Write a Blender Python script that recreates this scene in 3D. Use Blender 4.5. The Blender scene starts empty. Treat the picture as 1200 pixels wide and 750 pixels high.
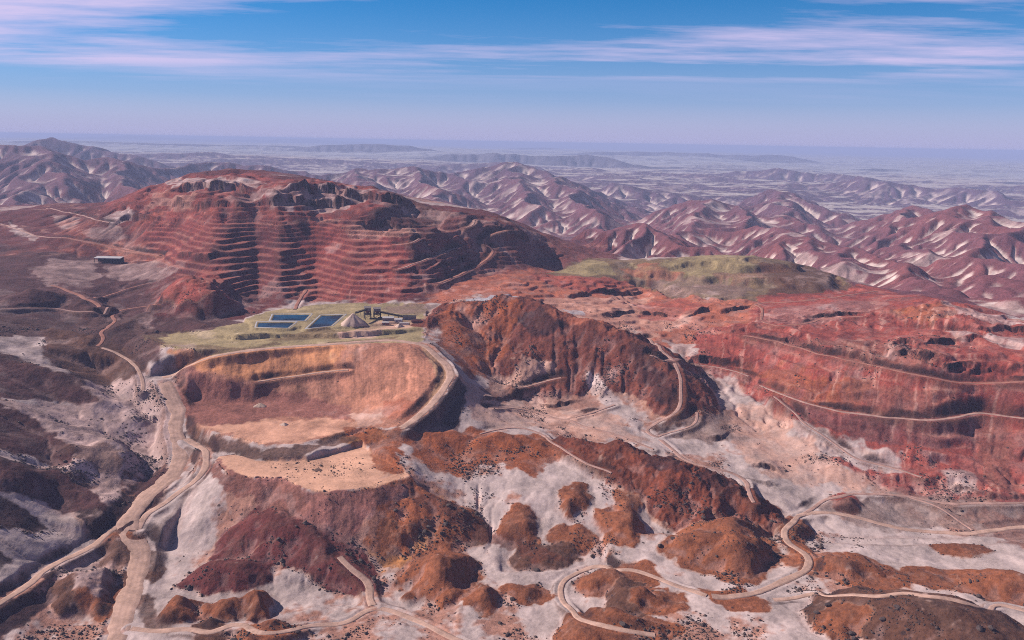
import bpy, bmesh, math, random, time
import numpy as np
from mathutils import Matrix, Vector
T0 = time.time()
def log(*a): print('[%.1f]' % (time.time()-T0), *a, flush=True)
rng = np.random.default_rng(7); random.seed(7)
S = bpy.context.scene; COL = S.collection

# ------------------------------------------------------------------ camera (drone 300 m above the valley floor)
ZC, FPX, PITCH, ROLL = 300.0, 942.0, math.radians(12.5), math.radians(1.0)
F = np.array([0, math.cos(PITCH), -math.sin(PITCH)])
U0 = np.array([0, math.sin(PITCH), math.cos(PITCH)]); X0 = np.array([1.0, 0, 0])
RV = math.cos(ROLL)*X0 + math.sin(ROLL)*U0
UV = -math.sin(ROLL)*X0 + math.cos(ROLL)*U0
cam = bpy.data.cameras.new('camera'); co = bpy.data.objects.new('camera', cam); COL.objects.link(co)
co.matrix_world = Matrix(((RV[0], UV[0], -F[0], 0), (RV[1], UV[1], -F[1], 0), (RV[2], UV[2], -F[2], ZC), (0, 0, 0, 1)))
cam.sensor_width = 36; cam.lens = 36*FPX/1200; cam.clip_start = 1; cam.clip_end = 300000
S.camera = co
def ray(px, py):
    px = np.asarray(px, float); py = np.asarray(py, float)
    a = (px-600)/FPX; b = (375-py)/FPX
    d = F[None]+a.reshape(-1, 1)*RV[None]+b.reshape(-1, 1)*UV[None]
    h = np.hypot(d[:, 0], d[:, 1])
    return np.arctan2(d[:, 0], d[:, 1]), -d[:, 2]/h          # azimuth, tan(depression)
def uvz(pts):
    """bearing and log distance of survey points given as sight line + altitude"""
    p = np.array(pts, float); az, t = ray(p[:, 0], p[:, 1])
    return az, np.log((ZC-p[:, 2])/t), p[:, 2]
def uvd(pts):
    """the same for points given as sight line + distance: altitude follows"""
    p = np.array(pts, float); az, t = ray(p[:, 0], p[:, 1])
    return az, np.log(p[:, 2]), ZC-p[:, 2]*t

# ------------------------------------------------------------------ noise
_perm = rng.permutation(4096).astype(np.int32)
_ga = rng.uniform(0, 2*np.pi, 4096); _gx = np.cos(_ga).astype(np.float32); _gy = np.sin(_ga).astype(np.float32)
def perlin(x, y, seed=0):
    x = x+seed*37.17; y = y-seed*91.73
    xf = np.floor(x); yf = np.floor(y)
    xi = xf.astype(np.int32); yi = yf.astype(np.int32)
    fx = (x-xf).astype(np.float32); fy = (y-yf).astype(np.float32)
    sx = fx*fx*fx*(fx*(fx*6-15)+10); sy = fy*fy*fy*(fy*(fy*6-15)+10)
    def g(ix, iy, dx, dy):
        h = _perm[(_perm[(ix+seed*131) & 4095]+iy) & 4095]
        return _gx[h]*dx+_gy[h]*dy
    a = g(xi, yi, fx, fy); b = g(xi+1, yi, fx-1, fy); c = g(xi, yi+1, fx, fy-1); d = g(xi+1, yi+1, fx-1, fy-1)
    a = a+sx*(b-a); c = c+sx*(d-c)
    return (a+sy*(c-a))*1.5
def fbm(x, y, lam, octv, seed=0, gain=.5, cell=None, ridged=False):
    """fractal noise, octaves finer than the mesh cell fade out"""
    o = np.zeros(x.shape, np.float32); amp = 1.0; l = lam
    for k in range(octv):
        n = perlin(x/l, y/l, seed+k)
        if ridged: n = 1-2*np.abs(n)
        if cell is not None: n = n*np.clip(l/cell/2.5-.4, 0, 1)
        o += amp*n; amp *= gain; l *= .5
    return o
def sstep(a, b, x):
    t = np.clip((x-a)/(b-a), 0, 1); return t*t*(3-2*t)
def smax(a, b, k):
    h = np.clip(.5+.5*(a-b)/k, 0, 1); return b+(a-b)*h+k*h*(1-h)

# ------------------------------------------------------------------ survey of the ground: sight line + altitude (m)
GROUND = [
 # foreground
 (-150,770,10),(0,750,4),(140,750,0),(300,750,2),(450,745,4),(600,745,4),(750,750,8),(900,750,14),(1050,750,22),(1200,750,26),(1350,750,28),
 (-150,690,30),(0,705,14),(60,690,6),(160,690,-2),(240,690,0),(340,705,-2),(440,700,-4),(600,700,-2),(800,700,0),(900,690,2),(1050,705,6),(1200,705,8),(1350,700,8),
 (-150,620,50),(0,640,28),(70,640,12),(150,640,1),(230,640,2),(300,640,6),(400,645,6),(450,640,4),(600,650,2),(650,650,2),(760,655,3),(850,650,4),(1000,650,-2),(1100,640,-2),(1200,655,0),(1350,640,0),
 (-150,560,66),(0,585,40),(60,600,24),(130,605,8),(180,580,6),(240,590,12),(500,600,14),(560,590,17),(640,580,22),(720,590,19),(800,600,12),(900,610,4),(1000,600,4),(1100,600,4),(1200,600,8),(1350,600,8),
 # left slopes
 (-150,490,84),(0,520,60),(60,535,42),(120,560,22),(195,540,12),(0,470,70),(90,475,52),(150,500,36),(200,490,34),(190,440,52),(150,455,50),
 (-150,420,98),(0,420,84),(80,420,70),(150,420,54),(-150,375,108),(0,375,95),(70,375,86),(140,370,80),(190,385,78),(180,355,84),
 (-150,320,118),(0,330,110),(100,335,100),(160,320,104),(-150,290,130),(0,290,125),(100,298,118),(180,300,112),
 # beige platform and basin
 (250,555,35),(270,562,36),(360,578,36),(440,572,36),(478,565,36),(300,530,38),(430,520,38),(260,580,14),(400,640,8),(330,600,14),(470,600,14),
 (215,505,40),(310,522,44),(380,513,44),(415,500,44),(215,440,60),(222,470,48),(300,462,50),(400,475,46),(300,490,45),
 (205,430,66),(225,422,78),(300,411,86),(400,403,88),(450,400,88),(495,404,86),(520,428,76),(530,445,70),(505,475,60),(475,503,50),
 (549,455,62),(546,480,53),(545,500,36),(510,510,36),(460,520,38),(440,480,50),(470,450,66),
 # olive platform
 (190,405,86),(300,385,88),(400,375,88),(480,375,88),(250,392,88),(350,392,88),(330,365,88),(430,356,88),(500,358,92),(300,370,88),
 # pit hill
 (200,345,96),(290,350,92),(400,350,90),(480,350,92),(540,340,100),(600,330,106),
 (60,262,140),(0,262,138),(-150,265,145),(120,246,166),(180,290,126),(150,228,190),(180,250,170),(230,240,188),(250,262,168),(270,335,104),(340,262,172),(340,335,102),(300,255,178),(400,262,174),(400,340,100),(460,270,166),(450,335,106),(480,300,136),(520,270,164),(560,265,170),
 (600,290,135),(560,310,118),(520,328,108),(640,300,116),(640,275,140),(680,285,124),(700,296,112),(720,302,108),
 (190,212,212),(215,205,222),(250,203,226),(290,203,228),(325,206,224),(400,220,212),(450,236,196),(520,248,184),(380,240,196),(300,228,208),(230,222,204),(600,262,166),(660,285,126),(120,236,168),(50,247,152),(0,257,142),(-150,262,146),
 # middle
 (562,450,50),(600,455,36),(650,450,36),(700,470,36),(740,500,30),(600,490,34),(680,490,32),(560,500,40),(620,510,36),(560,520,33),(640,530,28),(500,520,34),
 (800,520,22),(850,540,20),(900,560,14),(830,480,34),(820,440,46),(900,500,24),(880,590,8),(960,560,12),(1040,575,8),
 (800,405,62),(780,395,66),(700,360,85),(640,340,92),(580,335,103),(560,340,101),(740,345,78),(820,370,80),(860,385,78),(900,365,86),(690,330,98),(640,322,106),(760,335,88),
 (650,318,98),(700,308,112),(760,308,116),(830,302,122),(880,300,122),(950,312,114),(1000,338,96),(880,350,90),
 # right red slopes
 (860,392,76),(880,396,78),(960,415,80),(1040,432,82),(1100,445,82),(1200,448,86),(1350,450,90),
 (860,450,38),(900,470,40),(950,505,30),(1000,540,20),(1060,565,14),(1130,582,12),(1200,588,12),(1350,590,14),
 (1000,482,48),(1060,492,46),(1130,492,48),(1200,492,54),(1350,490,58),
 (960,385,88),(1040,395,92),(1120,408,96),(1200,415,100),(1350,410,104),(960,360,94),(1040,360,104),(1090,352,114),(1150,368,112),(1200,384,106),(1350,380,110),
 (1020,345,98),(1100,345,96),(1200,372,90),
]
GROUND_D = [  # sight line + distance, hidden or far ground
 (-150,250,2300),(0,246,2350),(90,244,2500),(150,236,2600),(-150,230,3000),(60,240,3000),(150,232,3000),(300,225,3000),(400,228,2800),
 (480,250,2300),(560,262,2000),(620,275,1900),(660,298,1900),(720,308,1850),(830,310,1800),(900,310,1750),(980,330,1600),
 (1060,330,1500),(1140,350,1300),(1200,360,1300),(1350,370,1300),(1080,318,1700),(1200,335,1600),(1350,340,1600),(1200,310,2000),(1350,320,2000),
 (560,240,3200),(660,262,2700),(640,240,3400),(760,262,2800),(850,285,2300),(950,275,2500),(1050,275,2500),(1200,290,2500),(1350,300,2500),
 (-150,205,5200),(0,205,5200),(150,205,5200),(300,208,5000),(450,215,4800),(600,225,4600),(750,230,4800),(850,232,5000),(1000,240,4500),(1200,260,3800),(1350,270,3800),
 (-150,182,9500),(0,182,9500),(150,186,9500),(300,190,9000),(450,195,9000),(600,203,8000),(750,205,8000),(900,212,8000),(1050,218,7500),(1200,226,7500),(1350,230,7500),
 (-150,163.5,24000),(0,166,24000),(150,170,22000),(300,172,22000),(450,176,20000),(600,180,19000),(750,184,18000),(900,190,17000),(1050,195,16000),(1200,200,16000),(1350,203,16000),
 (-150,157,70000),(0,159.5,70000),(300,165.5,65000),(600,172,60000),(900,178,60000),(1200,185,60000),(1350,188,60000),
]
g1 = uvz(GROUND); g2 = uvd(GROUND_D)
_d = np.array([p[2] for p in GROUND_D], float)
g2[2][:] -= np.interp(_d, [1200, 1700, 2300, 4200, 5500, 7500, 9000], [0, 40, 85, 85, 70, 40, 0])*(np.array([abs(p[0]-100) > 560 or p[2] > 2400 or p[1] < 244 for p in GROUND_D]))
CU = np.concatenate([g1[0], g2[0]]); CV = np.concatenate([g1[1], g2[1]]); CZ = np.concatenate([g1[2], g2[2]])
def kern(du, dv): return np.sqrt(du*du+dv*dv*.64+.0016)
n = len(CU)
A = kern(CU[:, None]-CU[None], CV[:, None]-CV[None])+0.0*np.eye(n)
A = np.vstack([np.hstack([A-0.004*np.eye(n), np.ones((n, 1)), CU[:, None], CV[:, None]]),
               np.hstack([np.vstack([np.ones(n), CU, CV]), np.zeros((3, 3))])])
W = np.linalg.solve(A, np.concatenate([CZ, np.zeros(3)]))
def base_ground(u, v):
    o = W[n]+W[n+1]*u+W[n+2]*v
    for i in range(n): o = o+W[i]*kern(u-CU[i], v-CV[i])
    return o

# ------------------------------------------------------------------ log-polar survey grid (cells grow with distance)
AZ = .74; V0, V1 = math.log(270.0), math.log(62000.0); DE = .003
eu = np.arange(-AZ, AZ+DE, DE); ev = np.arange(V0, V1+DE, DE)
NU, NV = len(eu), len(ev)
cu = np.linspace(-AZ-.01, AZ+.01, 170); cv = np.linspace(V0-.01, V1+.02, 360)
coarse = base_ground(cu[None, :]+0*cv[:, None], cv[:, None]+0*cu[None, :])
def bil(grid, gu, gv, u, v):
    fu = np.clip((u-gu[0])/(gu[1]-gu[0]), 0, len(gu)-1.001); fv = np.clip((v-gv[0])/(gv[1]-gv[0]), 0, len(gv)-1.001)
    iu = fu.astype(np.int32); iv = fv.astype(np.int32); a = fu-iu; b = fv-iv
    return (grid[iv, iu]*(1-a)+grid[iv, iu+1]*a)*(1-b)+(grid[iv+1, iu]*(1-a)+grid[iv+1, iu+1]*a)*b
def bicub(grid, gu, gv, u, v):
    fu = np.clip((u-gu[0])/(gu[1]-gu[0]), 1, len(gu)-3.001); fv = np.clip((v-gv[0])/(gv[1]-gv[0]), 1, len(gv)-3.001)
    iu = fu.astype(np.int32); iv = fv.astype(np.int32); a = fu-iu; b = fv-iv
    def w(t): return [(-t**3+2*t*t-t)/2, (3*t**3-5*t*t+2)/2, (-3*t**3+4*t*t+t)/2, (t**3-t*t)/2]
    wu = w(a); wv = w(b); o = 0
    for j in range(4):
        row = 0
        for i in range(4): row = row+wu[i]*grid[iv+j-1, iu+i-1]
        o = o+wv[j]*row
    return o
UU, VV = np.meshgrid(eu, ev); RR = np.exp(VV); XX = RR*np.sin(UU); YY = RR*np.cos(UU)
H = bicub(coarse, cu, cv, UU, VV).astype(np.float64)
log('base', H.shape, n)

def cast(px, py, h=None, gu=None, gv=None, skip=0.0):
    """first ground hit of a sight line: bearing, log distance, altitude"""
    if h is None: h, gu, gv = H, eu, ev
    az, t = ray(px, py); out_v = np.zeros(len(az)); out_z = np.zeros(len(az)); r = np.exp(gv)
    for i in range(len(az)):
        f = np.clip((az[i]-gu[0])/(gu[1]-gu[0]), 0, len(gu)-1.001); k = int(f); a = f-k
        prof = h[:, k]*(1-a)+h[:, k+1]*a; d = prof-(ZC-r*t[i])
        hit = np.nonzero((d > 0) & (r > skip))[0]; j = hit[0] if len(hit) else len(gv)-1
        if j > 0 and d[j] != d[j-1]:
            q = min(max(-d[j-1]/(d[j]-d[j-1]), 0), 1); out_v[i] = gv[j-1]+(gv[j]-gv[j-1])*q; out_z[i] = prof[j-1]+(prof[j]-prof[j-1])*q
        else: out_v[i] = gv[j]; out_z[i] = prof[j]
    return az, out_v, out_z

# ------------------------------------------------------------------ hills drawn as crest lines with slopes falling away
def seg_field(x, y, px, py, pz):
    """distance to a polyline, the altitude on it and the position along it"""
    best = np.full(x.shape, 1e18); bz = np.zeros(x.shape); bs = np.zeros(x.shape); acc = 0
    for i in range(len(px)-1):
        dx, dy = px[i+1]-px[i], py[i+1]-py[i]; L2 = dx*dx+dy*dy+1e-9
        t = np.clip(((x-px[i])*dx+(y-py[i])*dy)/L2, 0, 1)
        d = (x-px[i]-t*dx)**2+(y-py[i]-t*dy)**2
        m = d < best; best = np.where(m, d, best); bz = np.where(m, pz[i]+t*(pz[i+1]-pz[i]), bz); bs = np.where(m, acc+t*math.sqrt(L2), bs)
        acc += math.sqrt(L2)
    return np.sqrt(best), bz, bs
def xy(u, v): r = np.exp(v); return r*np.sin(u), r*np.cos(u)
hill_masks = {}
def tent(H, pts, slope, k, wl, wa, name=None, byd=False, rnd=4.0, seed=1):
    u, v, z = (uvd if byd else uvz)(pts); px, py = xy(u, v)
    reach = (max(z)-min(H.min(), -60))/slope
    m = (XX > px.min()-reach) & (XX < px.max()+reach) & (YY > py.min()-reach) & (YY < py.max()+reach)
    x, y = XX[m], YY[m]
    wx = fbm(x, y, wl, 4, seed)*wa; wy = fbm(x, y, wl, 4, seed+9)*wa
    d, bz, _ = seg_field(x+wx, y+wy, px, py, z)
    d = np.sqrt(d*d+rnd*rnd)-rnd
    t = bz-slope*d; h0 = H[m]; h1 = smax(t, h0, k); H[m] = h1
    if name:
        M = np.zeros(H.shape, np.float32); M[m] = np.clip((t-h0+k*.3)/(k*.6+1), 0, 1); hill_masks[name] = M
    return H

# mountains behind, by distance
MOUNT = [
 ([(-200,172,4600),(-60,168,4600),(0,168,4600),(40,167,4500),(75,184,4300),(100,196,4200)], .27),
 ([(40,167,4500),(60,190,4000),(80,215,3600),(95,240,3300)], .30),
 ([(0,168,4600),(25,200,4000),(45,232,3300)], .30),
 ([(100,196,4400),(130,182,4400),(150,181,4400),(180,192,4500),(205,192,4700),(240,187,4900),(290,196,5000)], .27),
 ([(130,182,4400),(145,205,3900),(160,232,3300)], .30),
 ([(50,163,6600),(80,172,6500),(110,175,6400),(150,183,6200)], .22),
 ([(300,194,4900),(350,201,4800),(380,206,4700),(410,201,4700),(440,204,4700),(480,197,4600),(520,204,4600),(560,213,4400)], .30),
 ([(480,197,4600),(500,215,4000),(530,235,3300)], .3), ([(410,201,4700),(430,215,4000),(450,228,3400)], .3),
 ([(545,205,5000),(575,194,5000),(600,195,5000),(640,203,4800),(675,217,4500)], .26),
 ([(600,195,5000),(610,220,4000),(630,243,3300)], .28),
 ([(640,203,4800),(665,225,4000),(700,250,3200)], .28),
 ([(690,222,5400),(710,213,5400),(735,219,5400)], .25),
 ([(690,275,2400),(720,262,2300),(745,258,2250),(775,268,2200),(815,285,2100),(850,300,2000)], .42),
 ([(745,258,2250),(735,285,2080),(725,308,1980)], .42), ([(640,285,2250),(690,275,2400)], .4), ([(775,268,2250),(790,290,2050)], .4),
 ([(770,243,3700),(800,236,3600),(830,232,3600),(870,240,3600),(900,252,3400)], .30),
 ([(830,232,3600),(820,258,2900),(810,280,2500)], .32), ([(870,240,3600),(880,262,2800)], .32),
 ([(860,240,4500),(890,224,4500),(910,221,4500),(945,229,4300),(980,246,4000)], .30),
 ([(910,221,4500),(925,245,3700),(935,262,3100)], .3),
 ([(840,266,2700),(875,258,2700),(920,264,2550),(960,274,2350),(1000,286,2150),(1040,300,1950),(1085,322,1720)], .38),
 ([(920,264,2550),(935,290,2150)], .38), ([(960,274,2350),(965,300,1980)], .38), ([(1000,286,2150),(1000,312,1800)], .38),
 ([(1000,262,3500),(1040,243,3600),(1065,239,3600),(1090,240,3500)], .30),
 ([(1065,239,3600),(1060,262,3000),(1040,280,2600)], .32),
 ([(1090,246,3100),(1120,237,3000),(1160,242,2900),(1200,256,2700),(1300,270,2500)], .36),
 ([(1120,237,3000),(1130,262,2500),(1150,285,2150)], .36), ([(1160,242,2900),(1185,275,2300)], .36), ([(1120,237,3000),(1090,270,2500),(1070,290,2200)], .36),
 ([(1100,305,2000),(1140,298,1950),(1200,306,1850),(1300,318,1800)], .36),
 ([(1060,322,1500),(1085,326,1440),(1110,340,1350)], .4),
 ([(1120,335,1500),(1160,322,1500),(1210,330,1450),(1300,335,1450)], .36),
 ([(1150,352,1250),(1200,346,1230),(1280,350,1200)], .36),
 ([(930,226,6800),(960,217,6800),(1000,209,6700),(1040,216,6500),(1080,223,6300),(1120,220,6300),(1160,226,6200),(1200,238,6000),(1300,245,6000)], .25),
 ([(470,192,11000),(500,187,11000),(540,183,11000),(580,182,11000),(640,186,11000),(690,184,11000),(730,192,10500),(780,199,10500),(830,202,10500),(880,205,10500)], .28),
 ([(660,181,17000),(700,177,17000),(740,176,17000),(800,178,17000),(870,181,16500),(920,181,16000),(960,190,15500),(1000,196,15000),(1060,199,15000)], .10),
 ([(350,181,16000),(420,179,16000),(470,183,16000)], .08), ([(600,175,26000),(640,173,26000),(690,176,26000)], .08),
 ([(-100,176,8600),(0,172,8600),(60,176,8500),(130,182,8300)], .2), ([(150,186,9000),(230,181,9000),(300,186,9000)], .2), ([(520,196,8200),(560,192,8200),(620,196,8000)], .22), ([(860,206,8800),(900,200,8800),(960,205,8600),(1010,210,8400)], .22), ([(1000,203,12000),(1030,200,12000),(1060,205,12000)], .2),
 ([(0,166,15000),(90,164,15000),(200,168,15000),(330,170,15000)], .08), ([(380,174,13500),(440,172,13500),(500,178,13500)], .12),
 ([(1082,213,12500),(1092,208,12500),(1108,206,12500),(1130,210,12500),(1150,215,12500)], .5),
 ([(1150,222,9500),(1200,218,9500),(1300,222,9500)], .2),
 ([(130,159.5,42000),(155,158,42000),(200,161,42000)], .04), ([(300,163,40000),(335,161.5,40000),(400,165,40000)], .03),
]
far = sstep(1500, 2300, RR)
rid = fbm(XX, YY, 1700, 6, 21, .5, RR*DE, ridged=True)*far
patch = sstep(-.35, .4, fbm(XX, YY, 2600, 2, 41))
H += far*sstep(12000, 7000, RR)*patch*(np.clip(rid+.35, -0.3, 2))*34
H += sstep(7000, 14000, RR)*sstep(60000, 20000, RR)*fbm(XX, YY, 6000, 5, 51, .55, RR*DE, ridged=True)*55
MOUNT = [([(a, b-(5 if 3900 < d < 5600 and 280 < a < 780 else 5 if 5900 < d < 14000 else 0), d) for a, b, d in p], q) for p, q in MOUNT]
for i, (p, s) in enumerate(MOUNT):
    dist = np.mean([q[2] for q in p])
    H = tent(H, p, s*1.6, 10+dist*.004, dist*.09, dist*.022, 'fr%d' % i if dist > 9000 else None, byd=True, rnd=dist*.004, seed=60+i)
hill_masks['farrange'] = np.maximum.reduce([hill_masks.pop(k) for k in list(hill_masks) if k.startswith('fr')])
log('mountains')

# near crest lines
H = tent(H, [(498,378,90),(530,358,98),(565,350,106),(600,348,109),(640,363,105),(690,377,96),(735,390,89),(770,413,77),(792,440,60)], .66, 7, 60, 9, 'rock', rnd=12, seed=3)
H = tent(H, [(515,372,92),(535,385,86),(545,410,72),(553,436,54)], .42, 8, 40, 7, 'rockleft', rnd=10, seed=23)
H = tent(H, [(645,520,33),(690,516,40),(740,528,41),(790,545,39),(840,560,32),(872,582,22)], .55, 4, 30, 6, 'longridge', rnd=3, seed=4)
H = tent(H, [(-100,408,101),(0,416,89),(60,433,77),(112,465,57)], .5, 5, 40, 6, 'dark', rnd=6, seed=5)
H = tent(H, [(-100,458,85),(0,473,71),(50,495,58),(95,532,42)], .5, 5, 40, 6, 'dark1', rnd=6, seed=6)
H = tent(H, [(-100,524,70),(0,540,55),(50,548,45),(100,577,27)], .5, 5, 40, 6, 'dark2', rnd=6, seed=7)
H = tent(H, [(-100,572,56),(0,586,38),(35,608,23)], .5, 4, 30, 5, 'dark3', rnd=5, seed=8)
H = tent(H, [(60,385,88),(100,393,80),(140,405,70),(165,430,54)], .5, 5, 40, 6, 'brown', rnd=6, seed=9)
H = tent(H, [(0,352,104),(40,338,112),(80,345,104),(105,358,94)], .4, 5, 40, 6, 'brown1', rnd=6, seed=10)
H = tent(H, [(130,380,88),(165,366,92),(210,366,92),(240,378,90)], .4, 4, 30, 5, 'brown2', rnd=5, seed=11)
H = tent(H, [(460,520,40),(490,508,42),(530,506,41)], .5, 3, 20, 4, 'orange', rnd=4, seed=12)
H = tent(H, [(560,516,36),(590,508,40),(630,516,36)], .5, 3, 20, 4, 'orange1', rnd=4, seed=13)
H = tent(H, [(410,510,44),(440,503,46),(465,518,41),(470,540,38)], .4, 3, 20, 4, 'orange2', rnd=4, seed=14)
H = tent(H, [(480,566,33),(530,598,20),(560,610,14)], .6, 3, 20, 3, 'spur', rnd=2, seed=15)
H = tent(H, [(300,604,22),(320,598,26),(355,612,22),(400,650,12),(425,685,0)], .60, 3, 24, 4, 'mred', rnd=4, seed=16)

MOUNDS = [ # xl, xr, ytop, ybot : outline of the single hillocks
 ('m1',468,570,655,713),('m2',780,912,612,697),('m3',674,772,669,712),('m4',703,752,602,660),('m5',432,498,592,652),
 ('m7',220,322,660,697),('m8',585,636,612,648),('m9',905,1052,652,702),('m10',1105,1240,668,716),('m11',1050,1112,672,704),
 ('m12',940,1230,708,785),('m13',820,905,702,728),('m14',975,1010,583,603),('m15',640,800,722,775),('m16',62,146,672,722),
 ('m17',710,775,690,738),('m18',545,592,690,725),('m19',180,285,318,372),('m20',80,160,520,562),('m21',500,545,640,660),
 ('m27',655,692,575,612),('m28',498,562,608,642),('m29',740,802,700,736),('m31',903,945,612,662),('m32',1095,1150,645,668),('m34',98,156,688,728),('m35',190,236,702,736),('m36',240,302,702,732),('m37',282,318,690,734),('m38',640,700,628,652),('m39',585,650,690,712),('m40',430,470,636,662),('m41',955,1010,722,760),('m42',860,905,640,662),
 ('m22',590,680,648,672),('m23',120,165,640,672),('m24',230,265,730,760),('m25',420,520,600,630),('m26',280,350,733,765),
]
Hb = H.copy(); mound_info = {}
for nm, xl, xr, yt, yb in MOUNDS:
    xc = (xl+xr)/2; az, v, z0 = cast([xc], [yb], Hb, eu, ev); az, v, z0 = az[0], v[0], z0[0]
    df = math.exp(v); _, tt = ray([xc], [yt]); tt = tt[0]; sl = .50 if nm != 'm19' else .5
    b = max((ZC-z0-df*tt)/(sl+tt), 5.0); dc = df+b; hgt = ZC-dc*tt-z0
    a = (xr-xl)/2/FPX*math.hypot(df, ZC-z0); cx, cy = dc*math.sin(az), dc*math.cos(az)
    m = (np.abs(XX-cx) < a*1.7+b) & (np.abs(YY-cy) < b*1.7+a)
    x, y = XX[m]-cx, YY[m]-cy; c, s = math.cos(az), math.sin(az); lx, ly = x*c-y*s, x*s+y*c
    k = int(nm[1:])+70; w = max(a, b)
    lx = lx+fbm(XX[m], YY[m], w*.9, 4, k)*w*.26; ly = ly+fbm(XX[m], YY[m], w*.9, 4, k+5)*w*.26
    rho = np.sqrt((lx/a)**2+(ly/b)**2)
    bump = hgt*np.clip(1-rho**1.5, -0.2, 1); bump = np.where(bump < 0, -1.5, bump)
    top = Hb[m]*0+z0+bump
    ref = np.maximum(Hb[m], z0*.5+Hb[m]*.5)
    new = smax(ref+np.maximum(bump, -1.5)*np.clip((z0+hgt-Hb[m])/max(hgt, 1), .35, 1.2), Hb[m], 1.2)
    H[m] = np.maximum(H[m], new)
    M = np.zeros(H.shape, np.float32); M[m] = sstep(1.02, .88, rho); hill_masks[nm] = M
    mound_info[nm] = (a, b, hgt, dc)
log('mounds', {k: tuple(round(q, 1) for q in v) for k, v in mound_info.items()})

# ------------------------------------------------------------------ outlines on the ground
def outline(pts, h=None, gu=None, gv=None, step=25):
    """a closed outline seen in the survey, brought down on to the ground surface"""
    q = []
    for i in range(len(pts)):
        a, b = pts[i], pts[(i+1) % len(pts)]; k = max(1, int(math.hypot(b[0]-a[0], b[1]-a[1])/step))
        for j in range(k): q.append((a[0]+(b[0]-a[0])*j/k, a[1]+(b[1]-a[1])*j/k))
    q = np.array(q); az, v, z = cast(q[:, 0], q[:, 1], h, gu, gv)
    med = np.median(v); v = np.minimum(v, med+1.7*max(med-v.min(), .10))
    return az, v, z
def sdist(u, v, pu, pv):
    """signed distance to an outline relative to the viewing distance, positive inside"""
    best = np.full(u.shape, 1e9); ins = np.zeros(u.shape, bool); k = len(pu)
    for i in range(k):
        x0, y0, x1, y1 = pu[i], pv[i], pu[(i+1) % k], pv[(i+1) % k]; dx, dy = x1-x0, y1-y0
        t = np.clip(((u-x0)*dx+(v-y0)*dy)/(dx*dx+dy*dy+1e-15), 0, 1)
        best = np.minimum(best, (u-x0-t*dx)**2+(v-y0-t*dy)**2)
        if y0 != y1: ins ^= ((y0 > v) != (y1 > v)) & (u < dx*(v-y0)/dy+x0)
    return np.where(ins, 1, -1)*np.sqrt(best)
def region(G, pts, soft, wl=0, wa=0, seed=1, h=None, gu=None, gv=None, grow=0):
    """0..1 coverage of an outline on grid G=(U,V,R,X,Y); soft and ragged edge in metres"""
    U, V, R, X, Y = G
    pu, pv, _ = outline(pts, h, gu, gv)
    pad = (soft+2*wa+abs(grow)+6)/np.exp(pv.min())+.01
    soft = soft*(.45 if wa else 1)
    m = (U > pu.min()-pad) & (U < pu.max()+pad) & (V > pv.min()-pad) & (V < pv.max()+pad)
    out = np.zeros(U.shape, np.float32)
    if not m.any(): return out
    d = sdist(U[m], V[m], pu, pv)*R[m]+grow
    if wa: d = d+fbm(X[m], Y[m], wl, 6, seed, .68, R[m]*.0017)*wa*.8
    out[m] = sstep(-soft, soft, d); return out
GE = (UU, VV, RR, XX, YY)
DUMP = [(205,428),(230,421),(300,410),(400,401),(460,398),(497,402),(525,430),(535,445),(520,470),(480,506),(420,500),(385,515),(310,524),(220,508)]
BEIGE = [(250,553),(275,540),(300,540),(360,535),(425,516),(440,530),(470,545),(480,562),(440,573),(360,580),(270,567)]
OLIVE = [(165,405),(200,395),(285,378),(330,364),(420,356),(500,356),(495,385),(497,401),(430,400),(300,409),(195,427)]
keep = np.maximum.reduce([region(GE, p, 6) for p in (DUMP, BEIGE, OLIVE)])

# ------------------------------------------------------------------ rain: gullies cut by running water
def drain(h):
    idx = np.arange(h.size).reshape(h.shape); rec = idx.copy(); best = np.zeros(h.shape); dist = np.ones(h.shape)
    cell = RR*DE
    for dj, di in ((0,1),(0,-1),(1,0),(-1,0),(1,1),(1,-1),(-1,1),(-1,-1)):
        L = cell*math.hypot(dj, di)
        sl = np.full(h.shape, -1.0); a = slice(max(0, -dj), NV-max(0, dj)); b = slice(max(0, -di), NU-max(0, di))
        a2 = slice(max(0, dj), NV-max(0, -dj)); b2 = slice(max(0, di), NU-max(0, -di))
        sl[a, b] = (h[a, b]-h[a2, b2])/L[a, b]
        m = sl > best; best[m] = sl[m]; dist[m] = L[m]
        rec[m] = (idx+dj*NU+di)[m]
    e = np.zeros(h.shape, bool); e[0] = e[-1] = True; e[:, 0] = e[:, -1] = True
    rec[e] = idx[e]; return rec.ravel(), dist.ravel(), best
def flow(rec, area):
    N = len(rec); root = rec == np.arange(N); s = area.copy(); jump = np.where(root, N, rec); jump = np.append(jump, N)
    s = np.append(s, 0.)
    for _ in range(12):
        s = s+np.append(np.bincount(jump[:-1], weights=s[:-1], minlength=N+1)[:N], 0.); jump = jump[jump]
        if (jump == N).all(): break
    return s[:-1]
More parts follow.
